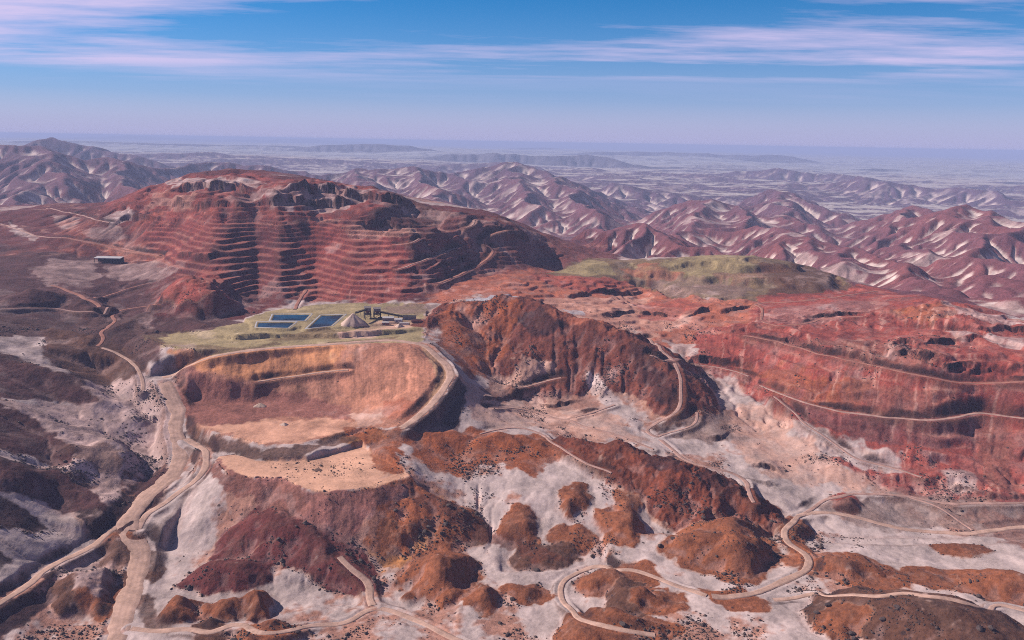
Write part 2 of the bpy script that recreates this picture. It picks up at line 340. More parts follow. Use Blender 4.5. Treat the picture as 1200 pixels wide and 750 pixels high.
def erode(h, Kmap, steps, dt, m=.5):
    area = ((RR*DE)**2).ravel()
    for it in range(steps):
        hh = h+rng.normal(0, .02, h.shape)*RR*DE*.05
        rec, dist, _ = drain(hh); A_ = flow(rec, area); root = rec == np.arange(len(rec))
        c = Kmap.ravel()*dt*A_**m/dist; c[root] = 0
        a = h.ravel()/(1+c); b = c/(1+c); a[root] = h.ravel()[root]; b[root] = 0; r = rec
        for _ in range(13):
            a = a+b*a[r]; b = b*b[r]; r = r[r]
            if b.max() < 1e-6: break
        h = np.minimum(a.reshape(h.shape), h)
        lap = np.zeros(h.shape); lap[1:-1, 1:-1] = (h[:-2, 1:-1]+h[2:, 1:-1]+h[1:-1, :-2]+h[1:-1, 2:])/4-h[1:-1, 1:-1]
        h = h+lap*.12*(Kmap > 0)
    return h, A_.reshape(h.shape)
PIT = [(175,262),(190,250),(240,256),(300,258),(345,262),(400,258),(440,262),(470,268),(485,290),(490,345),(440,356),(360,352),(345,346),(300,346),(285,340),(262,345),(250,338),(195,310),(165,300)]
def sawtooth(px, amt):
    az, _ = ray(px, [300]*len(px)); return np.interp(UU, az, amt)
dl = sawtooth([100,150,246,300,328,372,480,560,640], [0,.0,.034,-.014,.018,-.018,.022,.0,0])+fbm(XX, YY, 170, 4, 35, .6)*.022+fbm(XX, YY, 420, 2, 36)*.02
dl *= sstep(math.log(900), math.log(1040), VV)*sstep(math.log(1750), math.log(1400), VV)
H = bil(H, eu, ev, UU, VV+dl)
topm = region(GE, [(120,246),(190,208),(290,203),(330,212),(400,217),(450,233),(520,246),(600,262),(640,275),(620,300),(560,320),(500,335),(480,300),(440,262),(300,256),(200,256)], 40, 60, 20, 34)
H += topm*(fbm(XX, YY, 300, 5, 37, .55)*13+fbm(XX, YY, 120, 3, 38, .5, ridged=True)*4)
cut = region(GE, [(418,258),(450,245),(482,235),(524,247),(512,262),(455,266)], 10, 60, 12, 33)
H -= 14*cut
pitE = region(GE, PIT, 20)
cellE = RR*DE
nz = fbm(XX, YY, 60, 5, 90, .55, cellE)*2.2+sstep(900, 2200, RR)*fbm(XX, YY, 420, 5, 95, .55, cellE)*15*sstep(30000, 9000, RR)
H = H+nz*(1-keep)
K = .006+.007*hill_masks['rock']+.006*hill_masks['longridge']+.01*hill_masks['mred']
K = K+sstep(1300, 2400, RR)*.10
H0 = H.copy()
keep2 = np.maximum.reduce([region(GE, p, 20, grow=38) for p in (DUMP, BEIGE, OLIVE)])
K = K*(1-keep2)*(1-.85*pitE)
H, AREA = erode(H, K, 14, 1.0)
log('erosion', float((H0-H).max()))
soil = sstep(math.log(900), math.log(20000), np.log(AREA+1)-2*np.log(np.maximum(cellE, 1))+2.0)

# ------------------------------------------------------------------ fine ground sheet
fu = np.arange(-AZ+.004, AZ-.004, .0012)
def span(a, b, d): return np.arange(math.log(a), math.log(b), d)
fv = np.concatenate([span(275, 1000, .0019), span(1000, 2300, .0015), span(2300, 7000, .0028), span(7000, 61000, .006)])
MU, MV = len(fu), len(fv)
U, V = np.meshgrid(fu, fv); U = U.astype(np.float32).astype(np.float64); R = np.exp(V); X = R*np.sin(U); Y = R*np.cos(U)
GF = (U, V, R, X, Y); cell = R*.0017
Z = bicub(H, eu, ev, U, V)
def toF(g): return bil(g, eu, ev, U, V).astype(np.float32)
def reg(pts, soft, wl=0, wa=0, seed=1, grow=0): return region(GF, pts, soft, wl, wa, seed, H, eu, ev, grow)
log('fine', Z.shape)
near = R < 2600
Z += fbm(X, Y, 22, 4, 101, .55, cell)*.75*sstep(6000, 1500, R)
# rough rock on the hills
rock = toF(hill_masks['rock']); ridge = toF(hill_masks['longridge'])
mk = (rock+ridge) > .02
Z[mk] += (fbm(X[mk], Y[mk], 48, 6, 111, .62, cell[mk], ridged=True)*3.4)*(rock+ridge)[mk]
hm_all = np.clip(sum(toF(hill_masks[k]) for k in hill_masks if k not in ('farrange', 'rock', 'longridge')), 0, 1)*(R < 1500); m = hm_all > .02
Z[m] += (fbm(X[m], Y[m], 13, 4, 117, .65, cell[m], ridged=True)*.38+fbm(X[m], Y[m], 34, 3, 118)*.8)*hm_all[m]
# benches of the open pit
pit = reg(PIT, 16, 40, 10, 5)
m = pit > .001
zz = Z[m]+fbm(X[m], Y[m], 150, 4, 121, .5)*2.4; hb = 6.0; q = zz/hb+.55*np.sin(zz/14); f = q-np.floor(q); keepb = np.clip(1.0+.9*fbm(X[m], Y[m], 70, 4, 122), .45, 1)
st = (np.floor(q)+.10*f+.90*sstep(.56, .90, f)-q)*hb+Z[m]
Z[m] = Z[m]+(st-Z[m])*pit[m]*keepb
BEN = [ # other benched ground: outline, bench height
 ([(180,310),(250,338),(290,345),(340,346),(360,360),(300,372),(285,350),(200,330)], 5.0),
 ([(420,262),(482,236),(560,252),(600,268),(560,292),(490,292),(470,268)], 7.0),
 ([(560,262),(640,280),(660,300),(600,312),(530,325),(490,345),(487,300)], 6.0),
 ([(190,215),(240,205),(300,206),(330,215),(400,218),(450,238),(420,256),(300,256),(230,254),(150,258),(120,245)], 8.0),
 ([(735,330),(800,312),(880,304),(960,314),(1005,340),(885,352),(800,348)], 15.0),
 ([(860,395),(900,398),(1040,425),(1110,442),(1210,446),(1210,392),(1100,380),(960,372),(880,378)], 7.0),
 ([(1090,352),(1150,362),(1230,384),(1230,395),(1100,385),(1010,380),(1040,360)], 6.0),
 ([(860,400),(960,420),(1040,436),(1110,448),(1260,450),(1260,585),(1130,580),(1060,570),(985,540),(930,500),(860,455)], 9.0),
 ([(560,340),(640,322),(740,334),(880,352),(890,395),(800,405),(740,385),(640,360)], 4.0),
]
for i, (p, bh) in enumerate(BEN):
    w = reg(p, 14, 50, 14, 130+i); m = w > .001
    zz = Z[m]+fbm(X[m], Y[m], 130, 4, 140+i)*bh*(1.1 if bh < 12 else .25); q = zz/bh; f = q-np.floor(q)
    st = (np.floor(q)+.15*f+.85*sstep(.62, 1, f))*bh-(zz-Z[m])
    Z[m] = Z[m]+(st-Z[m])*w[m]*.85
LEDGES = [ # broken rock steps: line, height, run-out behind
 ([(900,397),(930,402),(960,417),(985,414),(1003,421),(1035,429)], 5, 40), ([(1040,404),(1075,407),(1115,402),(1155,396)], 5, 50), ([(1038,424),(1060,418),(1095,421),(1115,427)], 4, 30), ([(1125,441),(1160,438),(1230,436)], 5, 40),
 ([(1060,383),(1110,386),(1170,388),(1230,391)], 5, 60), ([(800,373),(830,363),(852,366),(885,359)], 5, 60), ([(660,350),(700,343),(745,346),(765,340)], 4, 60), ([(700,372),(740,366),(790,372),(810,366)], 3.5, 60),
 ([(590,461),(615,459),(640,449),(655,441)], 5, 20), ([(662,495),(690,486),(722,476)], 4, 20), ([(768,514),(795,506),(816,500)], 5, 20), ([(622,474),(650,476),(685,470)], 3, 20), ([(820,512),(845,517),(856,505)], 4, 20), ([(800,420),(850,427),(880,432)], 4, 30),
 ([(1020,488),(1070,493),(1125,494),(1146,484),(1180,489),(1230,495)], 7, 40), ([(1180,535),(1205,530),(1240,528)], 5, 30), ([(1010,590),(1040,584),(1066,588)], 4, 20), ([(1110,572),(1150,581),(1190,585)], 4, 25), ([(905,477),(935,484),(960,500)], 4, 25), ([(875,545),(900,548),(920,556)], 4, 20), ([(860,560),(890,566),(915,570)], 3, 20),
 ([(940,374),(985,371),(1020,369)], 3.5, 40), ([(1090,425),(1115,432),(1160,428)], 4, 30), ([(560,470),(600,466),(625,468)], 3, 20),
 ([(200,300),(240,304),(262,300)], 6, 40), ([(560,282),(590,276),(630,284)], 7, 60), ([(500,318),(540,305),(565,296)], 5, 40), ([(420,268),(450,264),(490,268)], 6, 50), ([(300,240),(340,236),(380,242),(420,238)], 11, 80), ([(200,226),(230,221),(270,222),(300,228)], 11, 80), ([(330,222),(380,224),(440,234),(480,238)], 10, 90), ([(190,240),(230,243),(290,240)], 8, 60), ([(130,262),(160,255),(190,258)], 8, 60),
]
ledm = np.zeros(Z.shape, np.float32)
for i, (p, h_, run) in enumerate(LEDGES):
    q = np.array([(p[a][0]+(p[a+1][0]-p[a][0])*t, p[a][1]+(p[a+1][1]-p[a][1])*t) for a in range(len(p)-1) for t in np.linspace(0, 1, 6)]); lu, lv, _ = cast(q[:, 0], q[:, 1], Z, fu, fv); o_ = np.argsort(lu); lu, lv = lu[o_], lv[o_]; lv = np.minimum(lv, np.median(lv)+.15)
    i0, i1 = np.searchsorted(fu, lu[0]-.004), np.searchsorted(fu, lu[-1]+.004); j0, j1 = np.searchsorted(fv, lv.min()-.05), np.searchsorted(fv, lv.max()+.25); sl_ = (slice(j0, j1), slice(i0, i1))
    s_ = (V[sl_]-np.interp(U[sl_], lu, lv))*R[sl_]+fbm(X[sl_], Y[sl_], 22, 4, 600+i, .6)*5; tap = sstep(lu[0]-.004, lu[0]+.02, U[sl_])*sstep(lu[-1]+.004, lu[-1]-.02, U[sl_])*np.clip(.9+.7*fbm(X[sl_], Y[sl_], 30, 2, 640+i), .2, 1.4)
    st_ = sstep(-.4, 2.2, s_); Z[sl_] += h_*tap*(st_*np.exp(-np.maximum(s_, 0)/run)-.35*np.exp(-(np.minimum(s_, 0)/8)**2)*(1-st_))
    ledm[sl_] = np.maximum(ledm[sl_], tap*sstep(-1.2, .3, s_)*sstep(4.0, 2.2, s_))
redz = reg([(820,385),(880,378),(1010,342),(1290,384),(1290,600),(1130,588),(985,545),(930,500),(860,450)], 12, 30, 10, 9); m = redz > .01
Z[m] += (fbm(X[m], Y[m], 42, 6, 661, .62, cell[m], ridged=True)*2.0*np.clip(.5+1.2*fbm(X[m], Y[m], 160, 3, 667), 0, 1.3))*redz[m]
log('benches')
# levelled pads
FLAT = [ # outline, altitude, edge softness
 ([(216,500),(214,470),(228,452),(300,458),(400,478),(430,494),(385,508),(345,514),(310,516),(250,511)], 45.0, 22.0),
 ([(217,508),(222,488),(245,478),(300,481),(400,490),(428,499),(385,513),(345,521),(310,523),(250,517)], 44.0, 4.0),
 (BEIGE, 37.0, 2.0),
 ([(168,404),(200,397),(300,391),(370,392),(430,388),(500,386),(496,400),(430,401),(300,409),(197,426)], 86.0, 3.0),
 ([(170,402),(240,388),(285,379),(500,374),(498,384),(440,386),(370,390),(300,389),(205,395)], 88.5, 2.5),
 ([(286,377),(312,366),(372,362),(420,356),(470,356),(500,360),(500,376),(390,384),(300,386)], 91.0, 3.0),
]
def tipped(p, z, sl, wl=18, wa=2.0):
    pu, pv, _ = outline(p, H, eu, ev); m = (U > pu.min()-.15) & (U < pu.max()+.15) & (V > pv.min()-.15) & (V < pv.max()+.15)
    d = -sdist(U[m], V[m], pu, pv)*R[m]; d = d+fbm(X[m], Y[m], wl, 4, 61)*wa*np.clip(d/10, 0, 1)
    Z[m] = np.where((d > 0) & (d < 75), np.maximum(Z[m], z-sl*d), Z[m])
tipped(FLAT[3][0], 86.0, .62); tipped(FLAT[4][0], 88.5, .62); tipped(FLAT[1][0], 44.0, .7); tipped(BEIGE, 37.0, .68)
for i, (p, z, sf) in enumerate(FLAT):
    w = reg(p, sf, 25, 2, 150+i); Z += (z+fbm(X, Y, 30, 3, 155)*.3*(w > 0)-Z)*w

# ------------------------------------------------------------------ roads: cut into the slopes, then surfaced
ROADS = [ # points along the centre line, width m, surface, label
 ([(128,775),(140,735),(150,700),(163,672),(166,652),(155,628),(149,607),(160,590),(185,573),(205,556),(212,540),(211,520),(205,503),(209,485),(203,468),(195,450),(188,436)], 17, 'tan', 'wide pale haul road winding up the left side of the basin'),
 ([(188,436),(215,424),(300,409.5),(380,404),(440,399.5),(490,402),(515,420),(528,438),(520,455),(500,480),(470,504)], 13, 'tan', 'pale road along the curved rim of the tailings basin'),
 ([(216,506),(232,514),(242,528),(239,548),(224,568),(198,588),(170,603),(160,618)], 9, 'tan', 'narrow pale road curling below the beige platform'),
 ([(150,600),(128,612),(118,622),(122,632),(105,644),(75,656),(50,670),(30,688),(0,706),(-40,730)], 9, 'tan', 'pale road leaving the haul road towards the dark slopes'),
 ([(150,735),(200,739),(260,737),(340,738),(400,731),(437,714),(480,724),(540,752),(580,775)], 7, 'tan', 'thin track across the foreground sand'),
 ([(396,648),(404,657),(415,670),(432,686),(432,700),(438,714)], 8, 'tan', 'short sandy track in the gully below the striped bank'),
 ([(168,462),(167,445),(160,430),(142,417),(114,404)], 6, 'tan', 'thin pale track down the brown hillside'),
 ([(113,404),(122,395),(117,388),(126,384),(135,376),(130,370),(142,364),(165,360),(186,357)], 9, 'redroad', 'winding red dirt road among the dark hills'),
 ([(60,333),(95,347),(108,353),(117,360)], 11, 'redroad', 'broad red dirt road near the dark hollow'),
 ([(110,352),(140,342),(178,330)], 6, 'redroad', 'thin pinkish road rising past the red hillock'),
 ([(0,362),(60,361),(90,366),(140,362)], 6, 'pink', 'thin pale road between the dark left hills'),
 ([(760,395),(782,415),(796,437),(798,462),(796,480),(782,491),(765,499),(757,506),(770,513),(790,528),(803,540),(845,551),(866,557),(877,572),(886,598)], 8, 'pink', 'pale road hugging the right foot of the rocky hill'),
 ([(770,512),(795,505),(815,498),(817,480)], 6, 'pink', 'short bench road with a dark cut bank'),
 ([(760,415),(800,425),(850,432),(880,442)], 6, 'pink', 'pale road below the grey sand patch'),
 ([(600,455),(625,452),(660,440)], 6, 'pink', 'short pale track at the front of the rocky hill'),
 ([(672,491),(690,484),(722,474)], 6, 'pink', 'short pale track beside the striped slope'),
 ([(892,376),(893,362),(885,356),(925,354),(965,350),(1000,345),(1030,341)], 8, 'redroad', 'straight red road along the foot of the olive spoil heap'),
 ([(893,376),(905,381),(940,380),(980,372),(1015,371)], 7, 'redroad', 'curving red road on the upper red terraces'),
 ([(870,393),(905,399),(960,414),(1040,432),(1100,444),(1130,450),(1165,449),(1230,445)], 8, 'redroad', 'long bench road along the crest of the red slope'),
 ([(890,452),(935,469),(985,483),(1020,486),(1050,491),(1085,493),(1120,491),(1145,482),(1175,488),(1230,494)], 8, 'pink', 'bench road cut halfway up the red slope'),
 ([(905,473),(938,493),(965,510),(990,530),(1010,541),(1050,549),(1085,562)], 6, 'pink', 'narrow track with a ditch at the foot of the red slope'),
 ([(830,700),(866,699),(900,690),(938,672),(950,661),(942,648),(926,640),(918,629),(924,614),(945,603),(972,600),(1002,606),(1045,617),(1085,624),(1140,625),(1175,620),(1230,616)], 8, 'tan', 'looping pale road on the lower right valley'),
 ([(940,606),(955,592),(975,583),(1010,579),(1060,581),(1100,590),(1150,590),(1230,589)], 8, 'pink', 'pale road along the foot of the red slope'),
 ([(1060,581),(1100,598),(1130,613),(1142,624)], 5, 'pink', 'thin diagonal track across the grey slope'),
 ([(1230,722),(1165,709),(1110,700),(1060,696),(1000,697),(940,699),(900,702)], 5, 'tan', 'thin pale path between the brown mounds'),
 ([(832,700),(800,692),(775,680),(750,670),(705,665),(675,672),(658,686),(660,706),(680,724),(720,735),(775,748)], 6, 'tan', 'track circling the kidney shaped mound'),
 ([(512,333),(535,324),(557,313),(572,303),(578,294),(570,287),(566,280),(575,274),(605,269)], 10, 'redroad', 'orange haul ramp zigzagging up beside the open pit'),
 ([(545,271),(554,263),(556,257)], 8, 'pink', 'pale ramp over the ridge behind the pit'),
 ([(465,317),(500,304),(538,289)], 7, 'pink', 'thin ramp on the right flank of the pit'),
 ([(462,288),(485,284),(492,278)], 6, 'pink', 'short bench ramp near the pit rim'),
 ([(345,362),(352,350),(360,338)], 9, 'redroad', 'orange ramp climbing behind the ponds'),
 ([(300,448),(340,442),(380,436),(411,433)], 5, 'tan', 'straight shelf road cut across the tailings face'),
 ([(560,510),(585,503),(620,503),(650,520),(690,545),(720,555)], 5, 'pink', 'faint track over the orange hummocks'),
 ([(570,476),(620,482),(670,496),(730,512),(770,530)], 5, 'pink', 'faint track through the sand behind the hummocks'),
 ([(0,262),(25,270),(45,277),(75,279)], 9, 'pink', 'pale road over the left shoulder of the mine hill'),
 ([(55,244),(95,252),(105,255),(130,262)], 7, 'pink', 'thin pale road high on the left shoulder'),
 ([(70,278),(110,285),(150,294),(190,300)], 12, 'redroad', 'broad orange road at the left foot of the pit'),
]
RC = []
def smooth1(a, k):
    k = max(1, int(k)); p = np.pad(a, k, mode='edge'); c = np.cumsum(np.insert(p, 0, 0)); return ((c[2*k+1:]-c[:-2*k-1])/(2*k+1))[:len(a)]
for pts, w, surf, lab in ROADS:
    w = w*(.9 if w > 15 else .72 if surf == 'tan' else .52)
    q = np.array(pts, float)                                          # smooth line through the survey points
    t = np.arange(len(q)); tt = np.linspace(0, len(q)-1, (len(q)-1)*6+1); P = np.empty((len(tt), 2))
    ext = np.vstack([2*q[0]-q[1], q, 2*q[-1]-q[-2]])
    for j, s_ in enumerate(tt):
        i = min(int(s_), len(q)-2); a = s_-i; p0, p1, p2, p3 = ext[i], ext[i+1], ext[i+2], ext[i+3]
        P[j] = .5*(2*p1+(p2-p0)*a+(2*p0-5*p1+4*p2-p3)*a*a+(3*p1-p0-3*p2+p3)*a**3)
    az, v, z = cast(P[:, 0], P[:, 1], Z, fu, fv)
    r = np.exp(v); x, y = r*np.sin(az), r*np.cos(az)
    for k in range(3):                                               # take out jumps behind small crests
        jump = np.abs(r-smooth1(r, 2)) > .05*r
        if not jump.any(): break
        r = np.where(jump, smooth1(r, 3), r)
    x, y = r*np.sin(az), r*np.cos(az)
    s = np.concatenate([[0], np.cumsum(np.hypot(np.diff(x), np.diff(y)))]); L = s[-1]
    ds = max(2.0, r.mean()*.0025); sn = np.arange(0, L, ds); x, y = np.interp(sn, s, x), np.interp(sn, s, y)
    x, y = smooth1(x, 8/ds), smooth1(y, 8/ds)
    z = bil(Z, fu, np.linspace(0, 1, MV), np.arctan2(x, y), np.interp(np.log(np.hypot(x, y)), fv, np.linspace(0, 1, MV)))
    wd_ = 2.0 if w > 11 else 1.0
    z = smooth1(smooth1(z, 18*wd_/ds), 14*wd_/ds)
    for ox, oy, oz, ow, _, _ in RC:                                  # meet the roads already surveyed at their own level
        for end in (0, -1):
            dd = np.hypot(ox-x[end], oy-y[end]); k = dd.argmin()
            if dd[k] < 16:
                t_ = np.abs(np.arange(len(x))-(0 if end == 0 else len(x)-1))*ds; z = z+(oz[k]-z[end])*sstep(60, 0, t_)
        DD = np.hypot(ox[:, None]-x[None], oy[:, None]-y[None]); jj = DD.argmin(0); dm = DD.min(0)
        if (dm < 12).any(): z = z+(oz[jj]-z)*sstep(22, 6, dm)
    RC.append((x, y, z, w, surf, lab))
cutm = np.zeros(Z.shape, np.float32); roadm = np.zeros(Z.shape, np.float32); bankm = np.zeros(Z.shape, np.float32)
FI = lambda x, y: (np.arctan2(x, y), np.log(np.hypot(x, y)))
def road_dist(x, y, z, pad):
    u_, v_ = FI(x, y); e = pad/np.exp(v_.min())
    j0, j1 = np.searchsorted(fv, v_.min()-e), np.searchsorted(fv, v_.max()+e); i0, i1 = np.searchsorted(fu, u_.min()-e), np.searchsorted(fu, u_.max()+e)
    sl = (slice(max(j0, 0), j1), slice(max(i0, 0), i1)); sx, sy = X[sl], Y[sl]
    D = np.full(sx.shape, 1e9); ZZ = np.zeros(sx.shape)
    for a in range(0, len(x)-1, 12):                                 # piecewise to stay quick
        xs, ys, zs = x[a:a+13], y[a:a+13], z[a:a+13]
        m = (sx > xs.min()-pad) & (sx < xs.max()+pad) & (sy > ys.min()-pad) & (sy < ys.max()+pad)
        if not m.any(): continue
        d, bz, _ = seg_field(sx[m], sy[m], xs, ys, zs); old = D[m]; k = d < old
        D[m] = np.where(k, d, old); ZZ[m] = np.where(k, bz, ZZ[m])
    return sl, D, ZZ
for x, y, z, w, surf, lab in RC:
    sl, D, ZZ = road_dist(x, y, z, w*.5+26)
    c = cell[sl]; e = w*.5+c*1.2; bank = 5+w*.35
    D2 = D+fbm(X[sl], Y[sl], 16, 3, 171)*1.4
    k = 1-sstep(e, e+bank, np.where(D < e, D, np.maximum(D2, e)))
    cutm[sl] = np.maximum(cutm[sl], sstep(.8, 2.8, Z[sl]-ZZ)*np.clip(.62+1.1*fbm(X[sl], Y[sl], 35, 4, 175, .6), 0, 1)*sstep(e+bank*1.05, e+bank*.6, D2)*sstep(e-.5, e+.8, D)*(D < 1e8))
    Z[sl] = Z[sl]+(ZZ-Z[sl])*k
    # graded berm along the outer edge
    Z[sl] += .45*np.exp(-((D-e-1.2)/(1.0+c*.5))**2)*(D < 1e8)
    roadm[sl] = np.maximum(roadm[sl], 1-sstep(w*.5-.5, w*.5+1.5, D))
    bankm[sl] = np.maximum(bankm[sl], np.where(D < 1e8, sstep(e+bank, e+1, D2), 0))
log('roads')

# ponds: lined basins dug in the pad
PONDS = [[(321,368.5),(363.5,368.2),(356.5,375.5),(318,375.5)], [(303,377.6),(345.5,377.4),(337,384),(301.5,383)], [(377,369.6),(403,368.6),(388,381.5),(361,384.5)]]
pond_geo = []
for p in PONDS:
    q = np.array(p, float); az, t = ray(q[:, 0], q[:, 1]); r = (ZC-91.0)/t; px_, py_ = r*np.sin(az), r*np.cos(az)
    pond_geo.append((px_, py_))
    u_, v_ = FI(px_, py_); m = (U > u_.min()-.03) & (U < u_.max()+.03) & (V > v_.min()-.05) & (V < v_.max()+.05)
    d = sdist(U[m], V[m], u_, v_)*R[m]
    flat = sstep(-9, -5, d); Z[m] = Z[m]+(91.0-Z[m])*flat
    Z[m] -= 4.5*sstep(-1.0, 5.0, d)
log('ponds')
# ------------------------------------------------------------------ what the ground is made of
C = dict(sand=(.385,.312,.300), sandd=(.27,.19,.18), white=(.62,.53,.50), brown=(.222,.094,.061), orange=(.262,.106,.068), red=(.27,.088,.074), darkred=(.135,.048,.045),
         plum=(.098,.048,.047), dark=(.052,.028,.03), olive=(.28,.22,.14), olived=(.18,.125,.085), tan=(.37,.235,.165), beige=(.46,.285,.22), pink=(.40,.26,.22),
         rose=(.215,.115,.095), purple=(.15,.085,.085), salmon=(.32,.13,.095), umber=(.115,.06,.045), grey=(.20,.135,.12), face=(.46,.235,.15), steel=(.33,.33,.36),
         mount=(.165,.076,.083), mountf=(.11,.075,.105))
C = {k: np.array(v, np.float32) for k, v in C.items()}
slope = np.hypot(np.gradient(Z, axis=0)/np.gradient(R, axis=0), np.gradient(Z, axis=1)/(R*(fu[1]-fu[0])))
n1 = fbm(X, Y, 90, 5, 201, .6, cell); n2 = fbm(X, Y, 420, 4, 207, .55, cell); n3 = fbm(X, Y, 24, 4, 213, .6, cell); n4 = fbm(X, Y, 7, 3, 219, .7, cell)
soilF = toF(soil); logA = toF(np.log(AREA+1))
lapE = np.zeros(H.shape); k = 3
lapE[k:-k, k:-k] = (H[2*k:, k:-k]+H[:-2*k, k:-k]+H[k:-k, 2*k:]+H[k:-k, :-2*k])/4-H[k:-k, k:-k]
conc = toF(lapE/(cellE*k))                                                 # + in hollows, - on crests
alb = np.empty(Z.shape+(3,), np.float32); rub = np.zeros(Z.shape, np.float32)
def lay(c, w):
    c = C[c] if isinstance(c, str) else c; alb[:] += (c-alb)*w[..., None]
# near ground: pale wind-blown sand, browner where it is stony
alb[:] = C['sand']
w = sstep(.05, .5, n1*.7+n2*.5+.35*n3+.2*n4); lay((.25,.115,.08), w*.75)
rub[:] = sstep(-.1, .7, n1+n3*.5)*.8
# mountains: brown crests, pale sand in the gullies
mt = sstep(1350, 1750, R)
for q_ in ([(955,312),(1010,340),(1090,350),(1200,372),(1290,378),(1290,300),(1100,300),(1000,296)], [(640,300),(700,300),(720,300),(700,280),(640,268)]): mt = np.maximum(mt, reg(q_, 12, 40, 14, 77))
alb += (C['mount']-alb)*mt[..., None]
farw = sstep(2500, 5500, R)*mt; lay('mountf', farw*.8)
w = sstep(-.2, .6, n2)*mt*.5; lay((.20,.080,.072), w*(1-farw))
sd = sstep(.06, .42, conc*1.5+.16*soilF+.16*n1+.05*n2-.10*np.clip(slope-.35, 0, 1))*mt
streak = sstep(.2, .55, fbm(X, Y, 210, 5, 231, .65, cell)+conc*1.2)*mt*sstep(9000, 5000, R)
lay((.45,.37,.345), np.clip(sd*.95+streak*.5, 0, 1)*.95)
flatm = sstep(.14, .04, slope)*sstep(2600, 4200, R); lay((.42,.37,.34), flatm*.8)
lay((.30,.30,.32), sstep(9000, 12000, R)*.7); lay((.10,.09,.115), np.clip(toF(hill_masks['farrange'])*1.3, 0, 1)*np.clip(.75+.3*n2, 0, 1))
rub *= 1-mt
